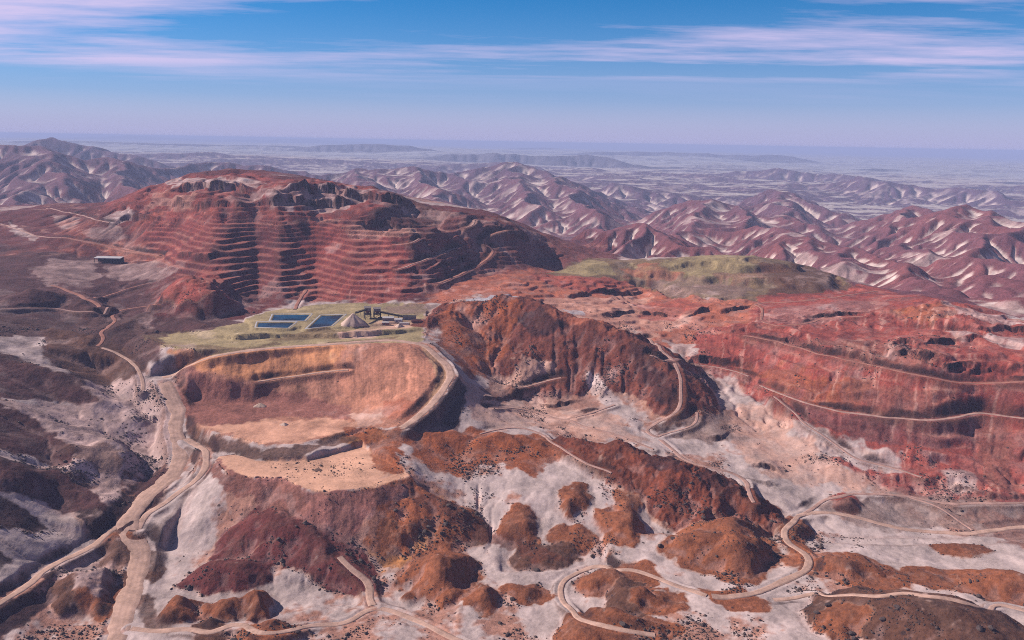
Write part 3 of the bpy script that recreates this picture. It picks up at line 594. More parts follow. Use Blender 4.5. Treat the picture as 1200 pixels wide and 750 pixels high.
# single hills and hillocks
def hillc(nm, c, a=1.0):
    hm_ = toF(hill_masks[nm]); lay((.32,.19,.15), sstep(.02, .3, hm_+.15*n3*(hm_ > .005))*.55); lay(c, sstep(.38, .62, hm_+(n3*.35+n4*.35)*(hm_ > .01))*np.clip(a+.2*n3, 0, 1))
PITALL_ = [(-60,262),(0,256),(50,244),(120,232),(190,206),(240,199),(300,198),(320,208),(400,212),(450,231),(510,243),(560,250),(640,265),(720,292),(725,304),(640,317),(600,322),(500,350),(340,350),(285,372),(180,318),(120,300),(-60,300)]
P = [ # outline, material, edge softness, raggedness, strength
 ([(-60,255),(0,250),(50,240),(120,228),(190,200),(240,196),(300,196),(320,206),(400,208),(450,228),(510,240),(560,246),(640,262),(720,290),(725,305),(640,318),(600,324),(500,352),(340,352),(285,374),(180,374),(120,350),(0,340),(-60,340)], 'darkred', 12, 14, 1),
 ([(150,262),(190,245),(260,250),(250,300),(190,308)], 'red', 12, 16, .9),
 ([(120,238),(190,208),(290,202),(330,212),(410,218),(470,238),(440,258),(300,254),(200,245),(130,256)], 'red', 12, 18, .6),
 ([(365,262),(440,262),(475,285),(488,345),(440,354),(362,350),(350,300)], 'red', 8, 12, .95),
 ([(425,256),(480,234),(530,248),(510,266),(455,268)], 'plum', 6, 5, .9),
 ([(520,250),(600,262),(710,290),(720,304),(640,314),(590,320),(500,345),(488,290)], (.19,.085,.078), 14, 16, .9), ([(505,300),(560,285),(620,290),(600,310),(540,325)], 'plum', 10, 24, .3), ([(520,262),(560,258),(600,268),(590,285),(540,275)], 'sandd', 6, 22, .5),
 ([(-60,250),(60,245),(130,245),(180,290),(140,300),(60,280),(0,272),(-60,270)], 'darkred', 12, 14, .6),
 ([(-60,290),(0,285),(100,300),(180,305),(180,345),(190,400),(185,440),(100,440),(0,400),(-60,400)], 'plum', 12, 18, .85),
 ([(95,285),(140,284),(200,296),(185,304),(120,296)], 'salmon', 6, 10, .8),
 ([(35,318),(60,305),(110,305),(115,325),(60,335)], 'sandd', 6, 14, .8),
 ([(115,312),(180,305),(215,312),(190,330),(130,325)], 'sandd', 6, 14, .8),
 ([(10,258),(45,278),(40,283),(12,270)], 'sand', 4, 6, .7), ([(60,252),(95,255),(88,268),(70,266)], 'sandd', 4, 6, .8),
 ([(120,252),(150,246),(165,250),(128,268)], 'sand', 5, 8, .7), ([(95,270),(140,265),(150,280),(110,284)], 'sandd', 5, 10, .8),
 ([(200,211),(270,207),(310,212),(300,220),(250,222),(205,222)], 'sand', 8, 22, .7), ([(300,232),(370,220),(450,228),(400,245),(330,250)], 'sand', 8, 26, .6), ([(260,232),(310,228),(300,245),(262,250)], 'sandd', 6, 20, .6), ([(440,236),(520,246),(560,258),(520,258),(460,246)], 'sandd', 6, 20, .6), ([(180,225),(230,228),(220,240),(170,242)], 'pink', 6, 20, .5),
 ([(410,262),(450,262),(490,272),(470,280),(430,278),(405,272)], 'pink', 6, 10, .8),
 # behind the rocky hill
 ([(490,356),(520,338),(560,325),(640,312),(700,322),(740,328),(800,346),(890,352),(900,380),(870,395),(890,440),(830,430),(790,410),(740,385),(690,374),(640,358),(560,345),(520,356)], 'salmon', 8, 12, .95),
 ([(600,352),(680,345),(760,350),(800,372),(770,400),(740,385),(690,372)], 'pink', 8, 22, .55),
 ([(620,325),(640,318),(700,325),(740,332),(700,345),(650,335)], 'red', 6, 8, .7), ([(740,355),(800,350),(830,360),(790,375),(750,372)], 'red', 6, 10, .6),
 ([(640,320),(690,302),(760,306),(830,297),(870,295),(965,310),(1010,340),(890,353),(795,347),(735,330)], 'olived', 8, 8, .97),
 ([(646,319),(690,304),(706,306),(722,323),(690,324)], 'olive', 5, 4, .9), ([(740,312),(830,299),(890,300),(880,325),(800,335),(760,326)], 'olive', 8, 18, .75),
 ([(890,308),(960,312),(1003,338),(960,346),(900,350),(905,330)], 'umber', 8, 10, .8), ([(760,318),(830,322),(880,338),(860,350),(790,345)], 'grey', 6, 18, .7), ([(720,312),(780,314),(800,322),(760,330),(730,326)], 'salmon', 5, 16, .5), ([(830,318),(890,316),(900,325),(850,330)], 'rose', 5, 16, .6),
 # red slopes on the right
 ([(820,385),(880,378),(890,346),(1010,333),(1060,345),(1095,350),(1150,360),(1210,380),(1290,384),(1290,600),(1200,592),(1130,588),(1060,578),(985,545),(930,500),(860,450),(800,420)], 'red', 8, 12, .97),
 ([(900,362),(1000,352),(1050,355),(1000,372),(950,380),(900,378)], 'sandd', 6, 22, .4), ([(1100,385),(1170,390),(1210,395),(1190,405),(1120,398)], 'sand', 6, 16, .7), ([(1040,365),(1090,356),(1130,368),(1080,382)], 'orange', 8, 16, .8),
 ([(1100,354),(1200,378),(1200,384),(1130,374)], 'sand', 5, 12, .6),
 ([(870,395),(1040,402),(1110,420),(1100,440),(1040,430),(960,412)], 'rose', 8, 16, .6),
 ([(870,430),(940,420),(1000,440),(1010,475),(950,475),(890,455)], 'orange', 8, 22, .6), ([(1000,450),(1110,455),(1130,488),(1040,490)], 'rose', 8, 18, .5),
 ([(930,475),(1040,495),(1130,495),(1140,520),(1040,515),(960,500)], 'purple', 8, 16, .5),
 ([(820,440),(855,440),(880,460),(870,480),(840,480),(820,460)], 'sand', 6, 10, .9), ([(784,402),(810,403),(832,418),(826,424),(802,420)], 'sand', 4, 12, .8),
 ([(925,490),(960,505),(1000,515),(1050,530),(1062,555),(1010,548),(965,525),(925,505)], 'sand', 6, 10, .95), ([(1105,550),(1140,553),(1150,580),(1115,578)], 'sand', 5, 8, .85), ([(1140,495),(1180,498),(1195,580),(1150,580)], 'rose', 6, 14, .5),
 ([(860,470),(900,470),(935,500),(990,545),(1040,560),(960,575),(910,560),(880,540),(850,500)], 'pink', 10, 22, .75),
 ([(945,590),(1060,583),(1290,590),(1290,625),(1140,628),(1030,615),(960,602)], 'grey', 8, 14, .7),
 ([(1140,600),(1290,600),(1290,660),(1180,640)], 'rose', 8, 14, .7),
 # middle ground
 ([(560,455),(660,450),(720,480),(770,520),(720,520),(640,505),(560,505),(545,480)], 'pink', 10, 24, .7),
 ([(560,455),(640,452),(660,462),(600,470)], 'rose', 6, 14, .8), ([(640,455),(690,452),(705,470),(690,490),(655,480)], 'rose', 6, 10, .7),
 ([(780,425),(800,420),(845,450),(830,480),(800,495),(770,508),(762,503),(796,480)], 'umber', 5, 6, .85), ([(820,480),(860,480),(870,510),(830,520),(790,512)], 'grey', 6, 14, .8),
 # tailings basin
 (DUMP, (.32,.165,.125), 4, 3, .95),
 ([(200,429),(300,411),(400,402),(420,402),(410,432),(300,448),(235,445)], 'face', 6, 8, .95), ([(400,403),(497,403),(528,432),(500,470),(440,480),(405,470),(395,440)], (.36,.185,.14), 8, 12, .85),
 ([(205,436),(240,446),(300,452),(360,462),(410,480),(412,492),(330,488),(240,505),(214,495)], (.245,.118,.10), 4, 5, .97),
 ([(225,507),(250,500),(330,490),(405,494),(425,500),(385,513),(310,524)], (.45,.27,.21), 5, 10, .9),
 ([(412,486),(450,483),(452,497),(425,501)], 'pink', 3, 8, .9), ([(452,470),(492,470),(480,490),(455,492)], 'salmon', 4, 6, .7),
 ([(492,404),(516,420),(531,438),(522,460),(500,485),(470,506),(478,498),(500,470),(512,447),(505,425)], 'tan', 3, 3, .9),
 ([(534,444),(548,455),(543,480),(537,506),(500,508),(468,508),(500,488),(523,463)], (.085,.058,.062), 3, 3, .97),
 ([(222,510),(250,520),(310,527),(370,520),(412,504),(428,503),(420,514),(385,523),(350,538),(310,542),(258,534)], 'umber', 3, 4, .85),
 (BEIGE, 'beige', 2.5, 2, .97),
 ([(252,556),(270,568),(360,581),(440,574),(480,566),(478,582),(440,605),(420,635),(400,640),(380,622),(330,602),(290,580)], (.25,.125,.11), 3, 4, .95),
 (OLIVE, 'olive', 4, 5, .95),
 ([(195,424),(235,408),(300,404),(322,396),(330,400),(300,410),(215,422)], 'olived', 3, 4, .8), ([(380,398),(440,392),(470,390),(460,396),(400,402)], 'olived', 3, 3, .8), ([(300,394),(350,390),(372,384),(410,385),(400,392),(340,396)], 'olived', 3, 3, .75),
 ([(395,390),(430,380),(480,372),(500,378),(470,384),(430,392)], 'pink', 4, 8, .6), ([(455,360),(500,356),(520,360),(490,372),(450,370)], 'grey', 4, 8, .7),
 ([(195,372),(260,372),(285,378),(240,392),(195,398),(160,392)], 'plum', 4, 5, .9), ([(145,375),(175,372),(185,392),(160,395)], 'sandd', 4, 10, .6),
]
HC = [('dark','plum',.95),('dark1','plum',1),('dark2','dark',.9),('dark3','dark',.9),('brown','umber',.5),('brown1','plum',.95),('brown2','plum',.9),('orange','orange',.95),('orange1','orange',.85),('orange2',(.31,.15,.08),.9),
      ('spur','umber',.85),('longridge',(.17,.06,.042),1),('mred','darkred',.95),('rock',(.165,.064,.05),1.1)]
for nm in list(mound_info): HC.append((nm, 'brown', 1.0))
HCX = {'m19': 'red', 'm20': 'umber', 'm16': 'umber', 'm5': 'orange', 'm7': 'darkred', 'm24': 'umber', 'm17': 'umber', 'm14': 'red', 'm12': 'umber', 'm25': 'orange', 'm22': 'umber'}
for nm, c, a in HC:
    hillc(nm, HCX.get(nm, c), a); e_ = toF(hill_masks[nm]); rub = np.maximum(rub, sstep(.0, .25, e_)*sstep(.95, .55, e_)*(.5+.5*(n3 > -.1)))
for i, (p, c, sf, wa, a) in enumerate(P):
    w = reg(p, sf, wa*3, wa, 300+i)
    lay(c if isinstance(c, str) else np.array(c, np.float32), w*np.clip(a+.25*n3*(wa > 5), 0, 1)); rub *= 1-w*(.8 if wa < 6 else .3)
for nm, c, a in HC:
    if nm in ('rock', 'm19', 'longridge', 'orange', 'orange1'): hillc(nm, HCX.get(nm, c), a*.95)
Q = [
 ([(478,566),(520,588),(560,612),(600,626),(640,644),(662,656),(630,655),(590,642),(550,628),(515,610),(482,588)], (.14,.06,.045), 3, 6, .85),
 ([(150,505),(180,500),(200,520),(188,540),(160,535)], 'sandd', 3, 10, .5), ([(100,470),(160,478),(150,492),(100,488),(60,482)], 'plum', 3, 10, .7),
 ([(246,553),(262,566),(300,575),(360,583),(356,602),(300,594),(262,582),(243,566)], (.20,.10,.085), 2, 4, .95),
 ([(-40,372),(60,378),(160,372),(195,392),(188,425),(178,450),(165,458),(60,444),(0,422),(-40,424)], (.10,.055,.05), 6, 16, .8),
 ([(408,503),(440,499),(470,511),(500,509),(530,505),(580,507),(640,514),(652,535),(625,560),(600,548),(560,545),(535,558),(500,548),(475,522),(466,556),(445,546),(428,520)], (.25,.095,.058), 4, 9, .9),
 ([(168,640),(185,650),(192,668),(176,690),(172,668)], 'umber', 3, 5, .85), ([(155,690),(175,700),(185,722),(200,740),(170,735),(158,712)], 'umber', 3, 5, .85),
 ([(100,446),(172,450),(192,462),(206,490),(206,520),(196,545),(150,572),(112,602),(90,590),(100,562),(40,527),(-40,500),(-40,470),(105,472)], (.37,.275,.26), 5, 12, .95),
 ([(-40,395),(20,393),(50,396),(54,420),(80,437),(60,437),(20,418),(-40,404)], 'sand', 4, 6, .85),
 ([(-40,560),(0,560),(70,590),(110,605),(70,604),(20,580),(-40,570)], (.37,.275,.26), 4, 6, .9), ([(60,655),(150,640),(130,690),(90,690),(60,672)], (.37,.275,.26), 5, 12, .8),
 ([(545,352),(575,346),(605,347),(612,354),(580,358)], 'steel', 3, 8, .8), ([(662,362),(680,362),(684,368),(668,368)], 'steel', 3, 5, .7),
 ([(575,442),(612,426),(645,430),(657,440),(622,453),(580,456)], 'pink', 4, 8, .85), ([(684,440),(700,444),(727,470),(758,500),(745,503),(712,478)], 'sand', 3, 6, .85),
 ([(603,372),(640,366),(662,376),(650,396),(622,397)], 'dark', 4, 8, .7), ([(735,402),(772,420),(794,450),(787,472),(760,462),(740,430)], 'dark', 5, 12, .65),
 ([(640,362),(690,375),(735,392),(720,400),(680,386),(650,378)], 'salmon', 4, 8, .7), ([(510,370),(560,352),(604,352),(612,372),(598,410),(575,438),(552,442),(535,425),(512,400)], (.235,.085,.052), 5, 12, .85),
 ([(755,540),(790,535),(800,560),(770,560)], 'dark', 3, 6, .7), ([(815,560),(860,565),(875,585),(840,585)], 'dark', 3, 8, .6),
 ([(-40,418),(0,419),(55,432),(112,466),(113,472),(60,470),(0,468),(-40,468)], 'plum', 3, 5, 1), ([(-40,470),(0,472),(45,495),(92,530),(84,546),(40,536),(-40,522)], 'plum', 3, 6, 1),
 ([(-40,538),(0,540),(60,551),(105,573),(126,597),(82,602),(35,585),(-40,562)], 'plum', 3, 5, 1), ([(-40,575),(0,583),(35,600),(56,620),(22,622),(-40,612)], 'dark', 3, 5, 1),
 ([(-40,640),(0,646),(16,658),(-40,684)], 'dark', 3, 4, .9), ([(-40,745),(0,712),(50,692),(62,668),(66,704),(22,738),(-40,770)], 'dark', 3, 6, .9),
 ([(52,386),(100,391),(138,405),(166,432),(164,456),(100,442),(58,416)], 'umber', 3, 8, .9), ([(112,640),(150,634),(166,655),(156,668),(120,662)], 'umber', 3, 6, .85),
 ([(80,525),(115,518),(150,530),(140,555),(105,550)], 'umber', 3, 12, .6),
]
for i, (p, c, sf, wa, a) in enumerate(Q):
    w = reg(p, sf, wa*3, wa, 400+i); rub *= 1-w*(.95 if c in ('plum', 'dark', 'umber') else 0); lay(c if isinstance(c, str) else np.array(c, np.float32), w*np.clip(a+.3*n3, 0, 1))
strk = perlin(U*120+n3*.8, V*8, 7)+.8*perlin(U*290+n3*1.2, V*14, 9)+.6*perlin(U*640, V*24, 8)
bk = np.maximum(reg([(200,429),(300,411),(400,402),(497,403),(528,432),(500,470),(400,470),(300,450)], 6), reg([(252,556),(270,568),(360,581),(440,574),(480,566),(478,582),(440,605),(420,635),(400,640),(380,622),(330,602),(290,580)], 4))
alb *= (1+.24*strk*bk)[..., None]
redm = np.maximum(reg(PITALL_, 10), reg([p for p in P if p[1] == 'red' and p[4] == .97][0][0], 10))
lay_z = perlin(Z/5.5+n1*.9, n2*2+U*3, 31)+.6*perlin(Z/2.2+n1*1.2, U*9, 32)
lay('darkred', redm*sstep(.15, .75, lay_z)*.45); lay('pink', redm*sstep(.30, .85, -lay_z+.25*n3)*.38)
lay('plum', redm*sstep(.35, .8, n2*.8+.5*n1+.3*n3)*.5); lay('salmon', redm*sstep(.4, .9, -n2*.7+.5*n1)*.5)
# dust on the treads of the benches, bare rock in the walls
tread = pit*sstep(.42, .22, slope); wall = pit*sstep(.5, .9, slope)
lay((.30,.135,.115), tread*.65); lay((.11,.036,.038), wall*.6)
# general weathering: sand gathers in hollows, crests stay stony
nearm = 1-mt
lay('sandd', sstep(.03, .16, conc+.04*n3)*nearm*.35*(1-pit))
lay('umber', sstep(.04, .2, -conc+.03*n3)*nearm*.25)
# sand caught in the gullies of the hills
lay('sand', sstep(.45, 1.0, n1+.4*n3)*nearm*.25*(R > 700))
scree = perlin(U*150+n3*.6, V*9, 41)+.7*perlin(U*360+n3*.8, V*16, 42)
lay((.42,.27,.235), redm*(R < 1100)*sstep(.25, .95, scree+.3*n1)*sstep(.12, .3, slope)*.55)
lay((.13,.042,.04), redm*(R < 1100)*sstep(.3, .9, -scree+.4*n3)*.5)
# steep road edges, cut banks and ledge faces are laid in darker browns
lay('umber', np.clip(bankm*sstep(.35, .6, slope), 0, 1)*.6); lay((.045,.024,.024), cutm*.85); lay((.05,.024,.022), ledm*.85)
v = 1+.16*n3+.12*n1
alb *= np.clip(v, .6, 1.5)[..., None]
lum = alb.mean(-1, keepdims=True); alb = lum+1.36*(alb-lum); alb *= np.clip(lum/.24, .25, 1.6)**.31
alb = np.clip(alb, .008, .75)
log('materials')

# ------------------------------------------------------------------ shaders
def mat(name):
    m = bpy.data.materials.new(name); m.use_nodes = True; nt = m.node_tree; return m, nt, nt.nodes, nt.links, nt.nodes['Principled BSDF']
def mth(nt, op, a, b=None, clamp=False):
    n = nt.nodes.new('ShaderNodeMath'); n.operation = op; n.use_clamp = clamp
    for i, s in enumerate((a, b)):
        if s is None: continue
        if isinstance(s, (int, float)): n.inputs[i].default_value = s
        else: nt.links.new(s, n.inputs[i])
    return n.outputs[0]
def noise(nt, vec, scale, detail=4, rough=.6):
    n = nt.nodes.new('ShaderNodeTexNoise'); n.inputs['Scale'].default_value = scale; n.inputs['Detail'].default_value = detail; n.inputs['Roughness'].default_value = rough
    nt.links.new(vec, n.inputs['Vector']); return n.outputs['Fac']
def mrange(nt, v, a, b, c, d):
    n = nt.nodes.new('ShaderNodeMapRange'); nt.links.new(v, n.inputs[0])
    for i, x in enumerate((a, b, c, d)): n.inputs[i+1].default_value = x
    return n.outputs[0]
def scale_col(nt, col, fac):
    n = nt.nodes.new('ShaderNodeVectorMath'); n.operation = 'SCALE'; nt.links.new(col, n.inputs[0]); nt.links.new(fac, n.inputs['Scale']); return n.outputs[0]
def mixc(nt, f, a, b):
    n = nt.nodes.new('ShaderNodeMix'); n.data_type = 'RGBA'
    for s, i in ((f, 0), (a, 6), (b, 7)):
        if isinstance(s, tuple): n.inputs[i].default_value = s
        elif isinstance(s, float): n.inputs[i].default_value = s
        else: nt.links.new(s, n.inputs[i])
    return n.outputs[2]
def earth_material():
    m, nt, N, L, b = mat('desert_ground')
    a = N.new('ShaderNodeAttribute'); a.attribute_name = 'ground_colour'
    st = N.new('ShaderNodeAttribute'); st.attribute_name = 'stoniness'
    g = N.new('ShaderNodeNewGeometry'); p = g.outputs['Position']
    lum = mth(nt, 'MAXIMUM', mrange(nt, a.outputs['Fac'], .10, .38, 1.0, .30), .25)
    f1 = mth(nt, 'ADD', 1.0, mth(nt, 'MULTIPLY', lum, mrange(nt, noise(nt, p, .35, 6, .7), .3, .7, -.42, .42))); f2 = mrange(nt, noise(nt, p, .055, 5, .65), .3, .7, .78, 1.22)
    col = scale_col(nt, a.outputs['Color'], mth(nt, 'MULTIPLY', f1, f2))
    # loose dark stones lying on the surface
    vo = N.new('ShaderNodeTexVoronoi'); vo.inputs['Scale'].default_value = .30; L.new(p, vo.inputs['Vector'])
    vs = N.new('ShaderNodeSeparateColor'); L.new(vo.outputs['Color'], vs.inputs[0])
    size = mth(nt, 'MULTIPLY', vs.outputs[0], .30)
    dens = mth(nt, 'LESS_THAN', vs.outputs[1], mth(nt, 'MULTIPLY', st.outputs['Fac'], mrange(nt, noise(nt, p, .03, 3, .6), .42, .62, .05, .9)))
    dot = mth(nt, 'MULTIPLY', mth(nt, 'LESS_THAN', vo.outputs['Distance'], mth(nt, 'ADD', size, .10)), dens)
    col = mixc(nt, mth(nt, 'MULTIPLY', dot, .85), col, (.045, .026, .024, 1))
    L.new(col, b.inputs['Base Color']); b.inputs['Roughness'].default_value = .95; b.inputs['Specular IOR Level'].default_value = .15
    bp = N.new('ShaderNodeBump'); L.new(mrange(nt, lum, .3, 1, .28, .72), bp.inputs['Strength']); bp.inputs['Distance'].default_value = 2.2
    hsum = mth(nt, 'ADD', noise(nt, p, .16, 7, .68), mth(nt, 'MULTIPLY', dot, .3)); L.new(hsum, bp.inputs['Height']); L.new(bp.outputs[0], b.inputs['Normal'])
    return m
EARTH = earth_material()
def road_material(name, c):
    m, nt, N, L, b = mat(name)
    g = N.new('ShaderNodeNewGeometry'); p = g.outputs['Position']; a = N.new('ShaderNodeAttribute'); a.attribute_name = 'across'
    f = mrange(nt, noise(nt, p, .10, 7, .75), .3, .7, .58, 1.36)
    rut = mth(nt, 'ABSOLUTE', mth(nt, 'SINE', mth(nt, 'MULTIPLY', mth(nt, 'ADD', a.outputs['Fac'], mth(nt, 'MULTIPLY', noise(nt, p, .03), .5)), 7.0)))
    f = mth(nt, 'MULTIPLY', f, mrange(nt, rut, 0, 1, .92, 1.04))
    cc = N.new('ShaderNodeRGB'); cc.outputs[0].default_value = (*c, 1)
    L.new(scale_col(nt, cc.outputs[0], f), b.inputs['Base Color']); b.inputs['Roughness'].default_value = .95; b.inputs['Specular IOR Level'].default_value = .15
    bp = N.new('ShaderNodeBump'); bp.inputs['Strength'].default_value = .4; bp.inputs['Distance'].default_value = .5; L.new(noise(nt, p, .5, 5), bp.inputs['Height']); L.new(bp.outputs[0], b.inputs['Normal'])
    return m
RM = {'tan': road_material('pale_road_dust', (.43,.265,.21)), 'pink': road_material('pinkish_road_dust', (.37,.215,.18)), 'redroad': road_material('orange_road_dust', (.31,.135,.10))}

def simple(name, c, rough=.8, metal=0., var=.15, sc=.8):
    m, nt, N, L, b = mat(name); g = N.new('ShaderNodeNewGeometry')
    cc = N.new('ShaderNodeRGB'); cc.outputs[0].default_value = (*c, 1)
    L.new(scale_col(nt, cc.outputs[0], mrange(nt, noise(nt, g.outputs['Position'], sc, 5), .3, .7, 1-var, 1+var)), b.inputs['Base Color'])
    b.inputs['Roughness'].default_value = rough; b.inputs['Metallic'].default_value = metal; return m

def raw_mesh(name, verts, faces, m, attrs=None, smooth=True):
    me = bpy.data.meshes.new(name); verts = np.asarray(verts, np.float32); faces = np.asarray(faces, np.int32); k = faces.shape[1]
    me.vertices.add(len(verts)); me.vertices.foreach_set('co', verts.ravel())
    me.loops.add(faces.size); me.loops.foreach_set('vertex_index', faces.ravel())
    me.polygons.add(len(faces)); me.polygons.foreach_set('loop_start', np.arange(0, faces.size, k, dtype=np.int32))
    me.update(calc_edges=True)
    if smooth: me.polygons.foreach_set('use_smooth', np.ones(len(faces), bool))
    for an, val in (attrs or {}).items():
        if val.ndim == 2:
            at = me.attributes.new(an, 'FLOAT_COLOR', 'POINT'); c = np.ones((len(verts), 4), np.float32); c[:, :3] = val; at.data.foreach_set('color', c.ravel())
        else:
            at = me.attributes.new(an, 'FLOAT', 'POINT'); at.data.foreach_set('value', val.astype(np.float32))
    me.materials.append(m); o = bpy.data.objects.new(name, me); COL.objects.link(o); return o
def tag(o, label=None, cat=None, group=None, kind=None):
    if label: o['label'] = label
    if cat: o['category'] = cat
    if group: o['group'] = group
    if kind: o['kind'] = kind
    return o

# ------------------------------------------------------------------ the land, one object for each landform
ID = np.zeros((MV-1, MU-1), np.int16); LAND = [('ground', 'pale stony desert ground between the hills and roads', 'ground')]
def land(name, label, cat, w, thr=.5):
    LAND.append((name, label, cat)); ID[w[:-1, :-1] > thr] = len(LAND)-1
land('mountains', 'eroded brown and violet mountains with pale sandy gullies', 'mountains', sstep(1500, 1501, R))
land('terraced_hill', 'big dark red hill cut into dozens of mine benches', 'hill', reg(PITALL_, 2))
land('spoil_heap', 'flat topped olive green spoil heap in front of the mountains', 'hill', reg(P[[i for i, p in enumerate(P) if p[1] == 'olived' and p[4] == .97][0]][0], 2))
land('red_hillside', 'broad red benched hillside on the right', 'hill', reg([p for p in P if p[1] == 'red' and p[4] == .97][0][0], 2))
land('tailings_basin', 'reddish tailings basin inside a curved pale rim', 'tailings', reg(DUMP, 1))
land('leach_pad', 'flat olive green pad around the ponds', 'pad', reg(OLIVE, 1))
land('beige_platform', 'flat beige platform above a striped purple bank', 'platform', reg(BEIGE, 1))
hl = {'rock': ('rocky_hill', 'large reddish brown rocky hill with dark gullied cliffs', 'hill'), 'longridge': ('rocky_ridge', 'long dark red rocky ridge falling to the right', 'hill'),
      'mred': ('red_hillock', 'dark red hillock below the striped bank', 'hill'), 'dark': ('dark_ridge', 'dark brown ridge at the left edge, uppermost of three', 'hill'), 'dark1': ('dark_ridge', 'dark brown ridge at the left edge, middle of three', 'hill'),
      'dark2': ('dark_ridge', 'dark brown ridge at the left edge, lowest of three', 'hill'), 'brown': ('brown_ridge', 'brown hillside with a thin pale track down it', 'hill'), 'orange': ('orange_hummock', 'orange hummock below the dark rim embankment', 'hill'),
      'm1': ('brown_mound', 'domed brown mound in the middle of the foreground sand', 'hill'), 'm2': ('brown_mound', 'big brown mound dotted with dark stones beside the looping road', 'hill'), 'm3': ('brown_mound', 'kidney shaped brown mound inside the circling track', 'hill'),
      'm4': ('brown_mound', 'narrow pointed brown mound on the pale slope', 'hill'), 'm5': ('brown_mound', 'orange twin outcrop at the foot of the striped bank', 'hill'), 'm7': ('brown_mound', 'low dark red mound beside the bottom track', 'hill'),
      'm8': ('brown_mound', 'small brown mound above the domed one', 'hill'), 'm9': ('brown_mound', 'broad rounded mound below the looping road', 'hill'), 'm10': ('brown_mound', 'wide brown mound at the right edge', 'hill'),
      'm12': ('brown_mound', 'large dark foreground mound at the lower right corner', 'hill'), 'm14': ('red_hillock', 'small red hillock inside the road fork', 'hill'), 'm16': ('brown_mound', 'dark mound left of the wide haul road', 'hill'), 'm19': ('red_hillock', 'round red hillock in front of the terraced hill', 'hill')}
for nm, (a, b, c) in hl.items(): land(a, b, c, toF(hill_masks[nm]), .55)
vid = np.arange(MU*MV).reshape(MV, MU); quads = np.stack([vid[:-1, :-1], vid[:-1, 1:], vid[1:, 1:], vid[1:, :-1]], -1)
VCO = np.stack([X, Y, Z], -1).reshape(-1, 3); AC = alb.reshape(-1, 3); RU = np.clip(rub, 0, 1).ravel()
for k, (nm, lab, cat) in enumerate(LAND):
    q = quads[ID == k].reshape(-1, 4)
    if not len(q): continue
    used = np.zeros(MU*MV, bool); used[q.ravel()] = True; remap = np.cumsum(used)-1
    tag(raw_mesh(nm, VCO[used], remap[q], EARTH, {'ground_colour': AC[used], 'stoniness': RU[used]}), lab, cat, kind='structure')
log('land')
for k, (x, y, z, w, surf, lab) in enumerate(RC):
    if len(x) < 4: continue
    tx, ty = np.gradient(x), np.gradient(y); l = np.hypot(tx, ty)+1e-9; nx, ny = ty/l, -tx/l
    s = np.arange(len(x)); vs = []; ac = []
    wob = smooth1(rng.normal(0, 1, len(x)), 3)*.4; wob2 = smooth1(rng.normal(0, 1, len(x)), 3)*.22
    for a, dz in ((-1, -.5), (-.86, .16), (-.4, .22), (0, .2), (.4, .22), (.86, .16), (1, -.5)):
        e = w*.5*a*(1+(wob if a < 0 else wob2)*abs(a)); vs.append(np.stack([x+nx*e, y+ny*e, z+dz+.013*k], -1)); ac.append(np.full(len(x), a))
    nr = len(vs); vs = np.stack(vs, 1).reshape(-1, 3); ac = np.stack(ac, 1).ravel(); i = np.arange((len(x)-1)*(nr-1)); j, c = i//(nr-1), i % (nr-1)
    f = np.stack([j*nr+c, j*nr+c+1, (j+1)*nr+c+1, (j+1)*nr+c], -1)[:, ::-1]
    tag(raw_mesh('road', vs, f, RM[surf], {'across': ac}), lab, 'road', kind='structure')

# ------------------------------------------------------------------ water in the ponds
def water():
    m, nt, N, L, b = mat('pond_water'); g = N.new('ShaderNodeNewGeometry'); L.new(mixc(nt, mrange(nt, noise(nt, g.outputs['Position'], .03, 3), .42, .6, 0, 1), (.001,.016,.035,1), (.002,.06,.14,1)), b.inputs['Base Color']); b.inputs['Roughness'].default_value = .3; b.inputs['Specular IOR Level'].default_value = .06
    g = N.new('ShaderNodeNewGeometry'); bp = N.new('ShaderNodeBump'); bp.inputs['Strength'].default_value = .12; bp.inputs['Distance'].default_value = .2
    L.new(noise(nt, g.outputs['Position'], .8, 3), bp.inputs['Height']); L.new(bp.outputs[0], b.inputs['Normal']); return m
WATER = water(); LINER = simple('pond_liner', (.36,.34,.37), .6, 0, .1)
for i, (px_, py_) in enumerate(pond_geo):
    lab = ['upper long blue pond on the olive pad', 'lower narrow dark pond on the olive pad', 'right hand blue pond beside the pale stockpile'][i]
    cx, cy = px_.mean(), py_.mean(); k = len(px_)
    def loop(off, z):
        out = []
        for a in range(k):
            p0, p1, p2 = [np.array([px_[(a+t) % k], py_[(a+t) % k]]) for t in (-1, 0, 1)]
            d1 = (p1-p0)/np.linalg.norm(p1-p0); d2 = (p2-p1)/np.linalg.norm(p2-p1); nn = np.array([d1[1]+d2[1], -d1[0]-d2[0]]); nn /= np.linalg.norm(nn)
            if np.dot(nn, p1-np.array([cx, cy])) < 0: nn = -nn
            out.append((*(p1+nn*off/max(.5, abs(nn[0]*d1[1]-nn[1]*d1[0]))), z))
        return out
    o = raw_mesh('pond', loop(1.2, 90.3), [[0, 1, 2, 3]], WATER, smooth=False); tag(o, lab, 'pond', kind='structure')
    rings = [loop(3.0, 90.9), loop(2.7, 91.25), loop(1.7, 91.25), loop(-1.5, 88.9)]; vs = sum(rings, []); f = []
    for a in range(3):
        for c in range(4): f.append([a*4+c, a*4+(c+1) % 4, (a+1)*4+(c+1) % 4, (a+1)*4+c])
    o2 = raw_mesh('pond_liner', vs, f, LINER, smooth=False); o2.parent = o

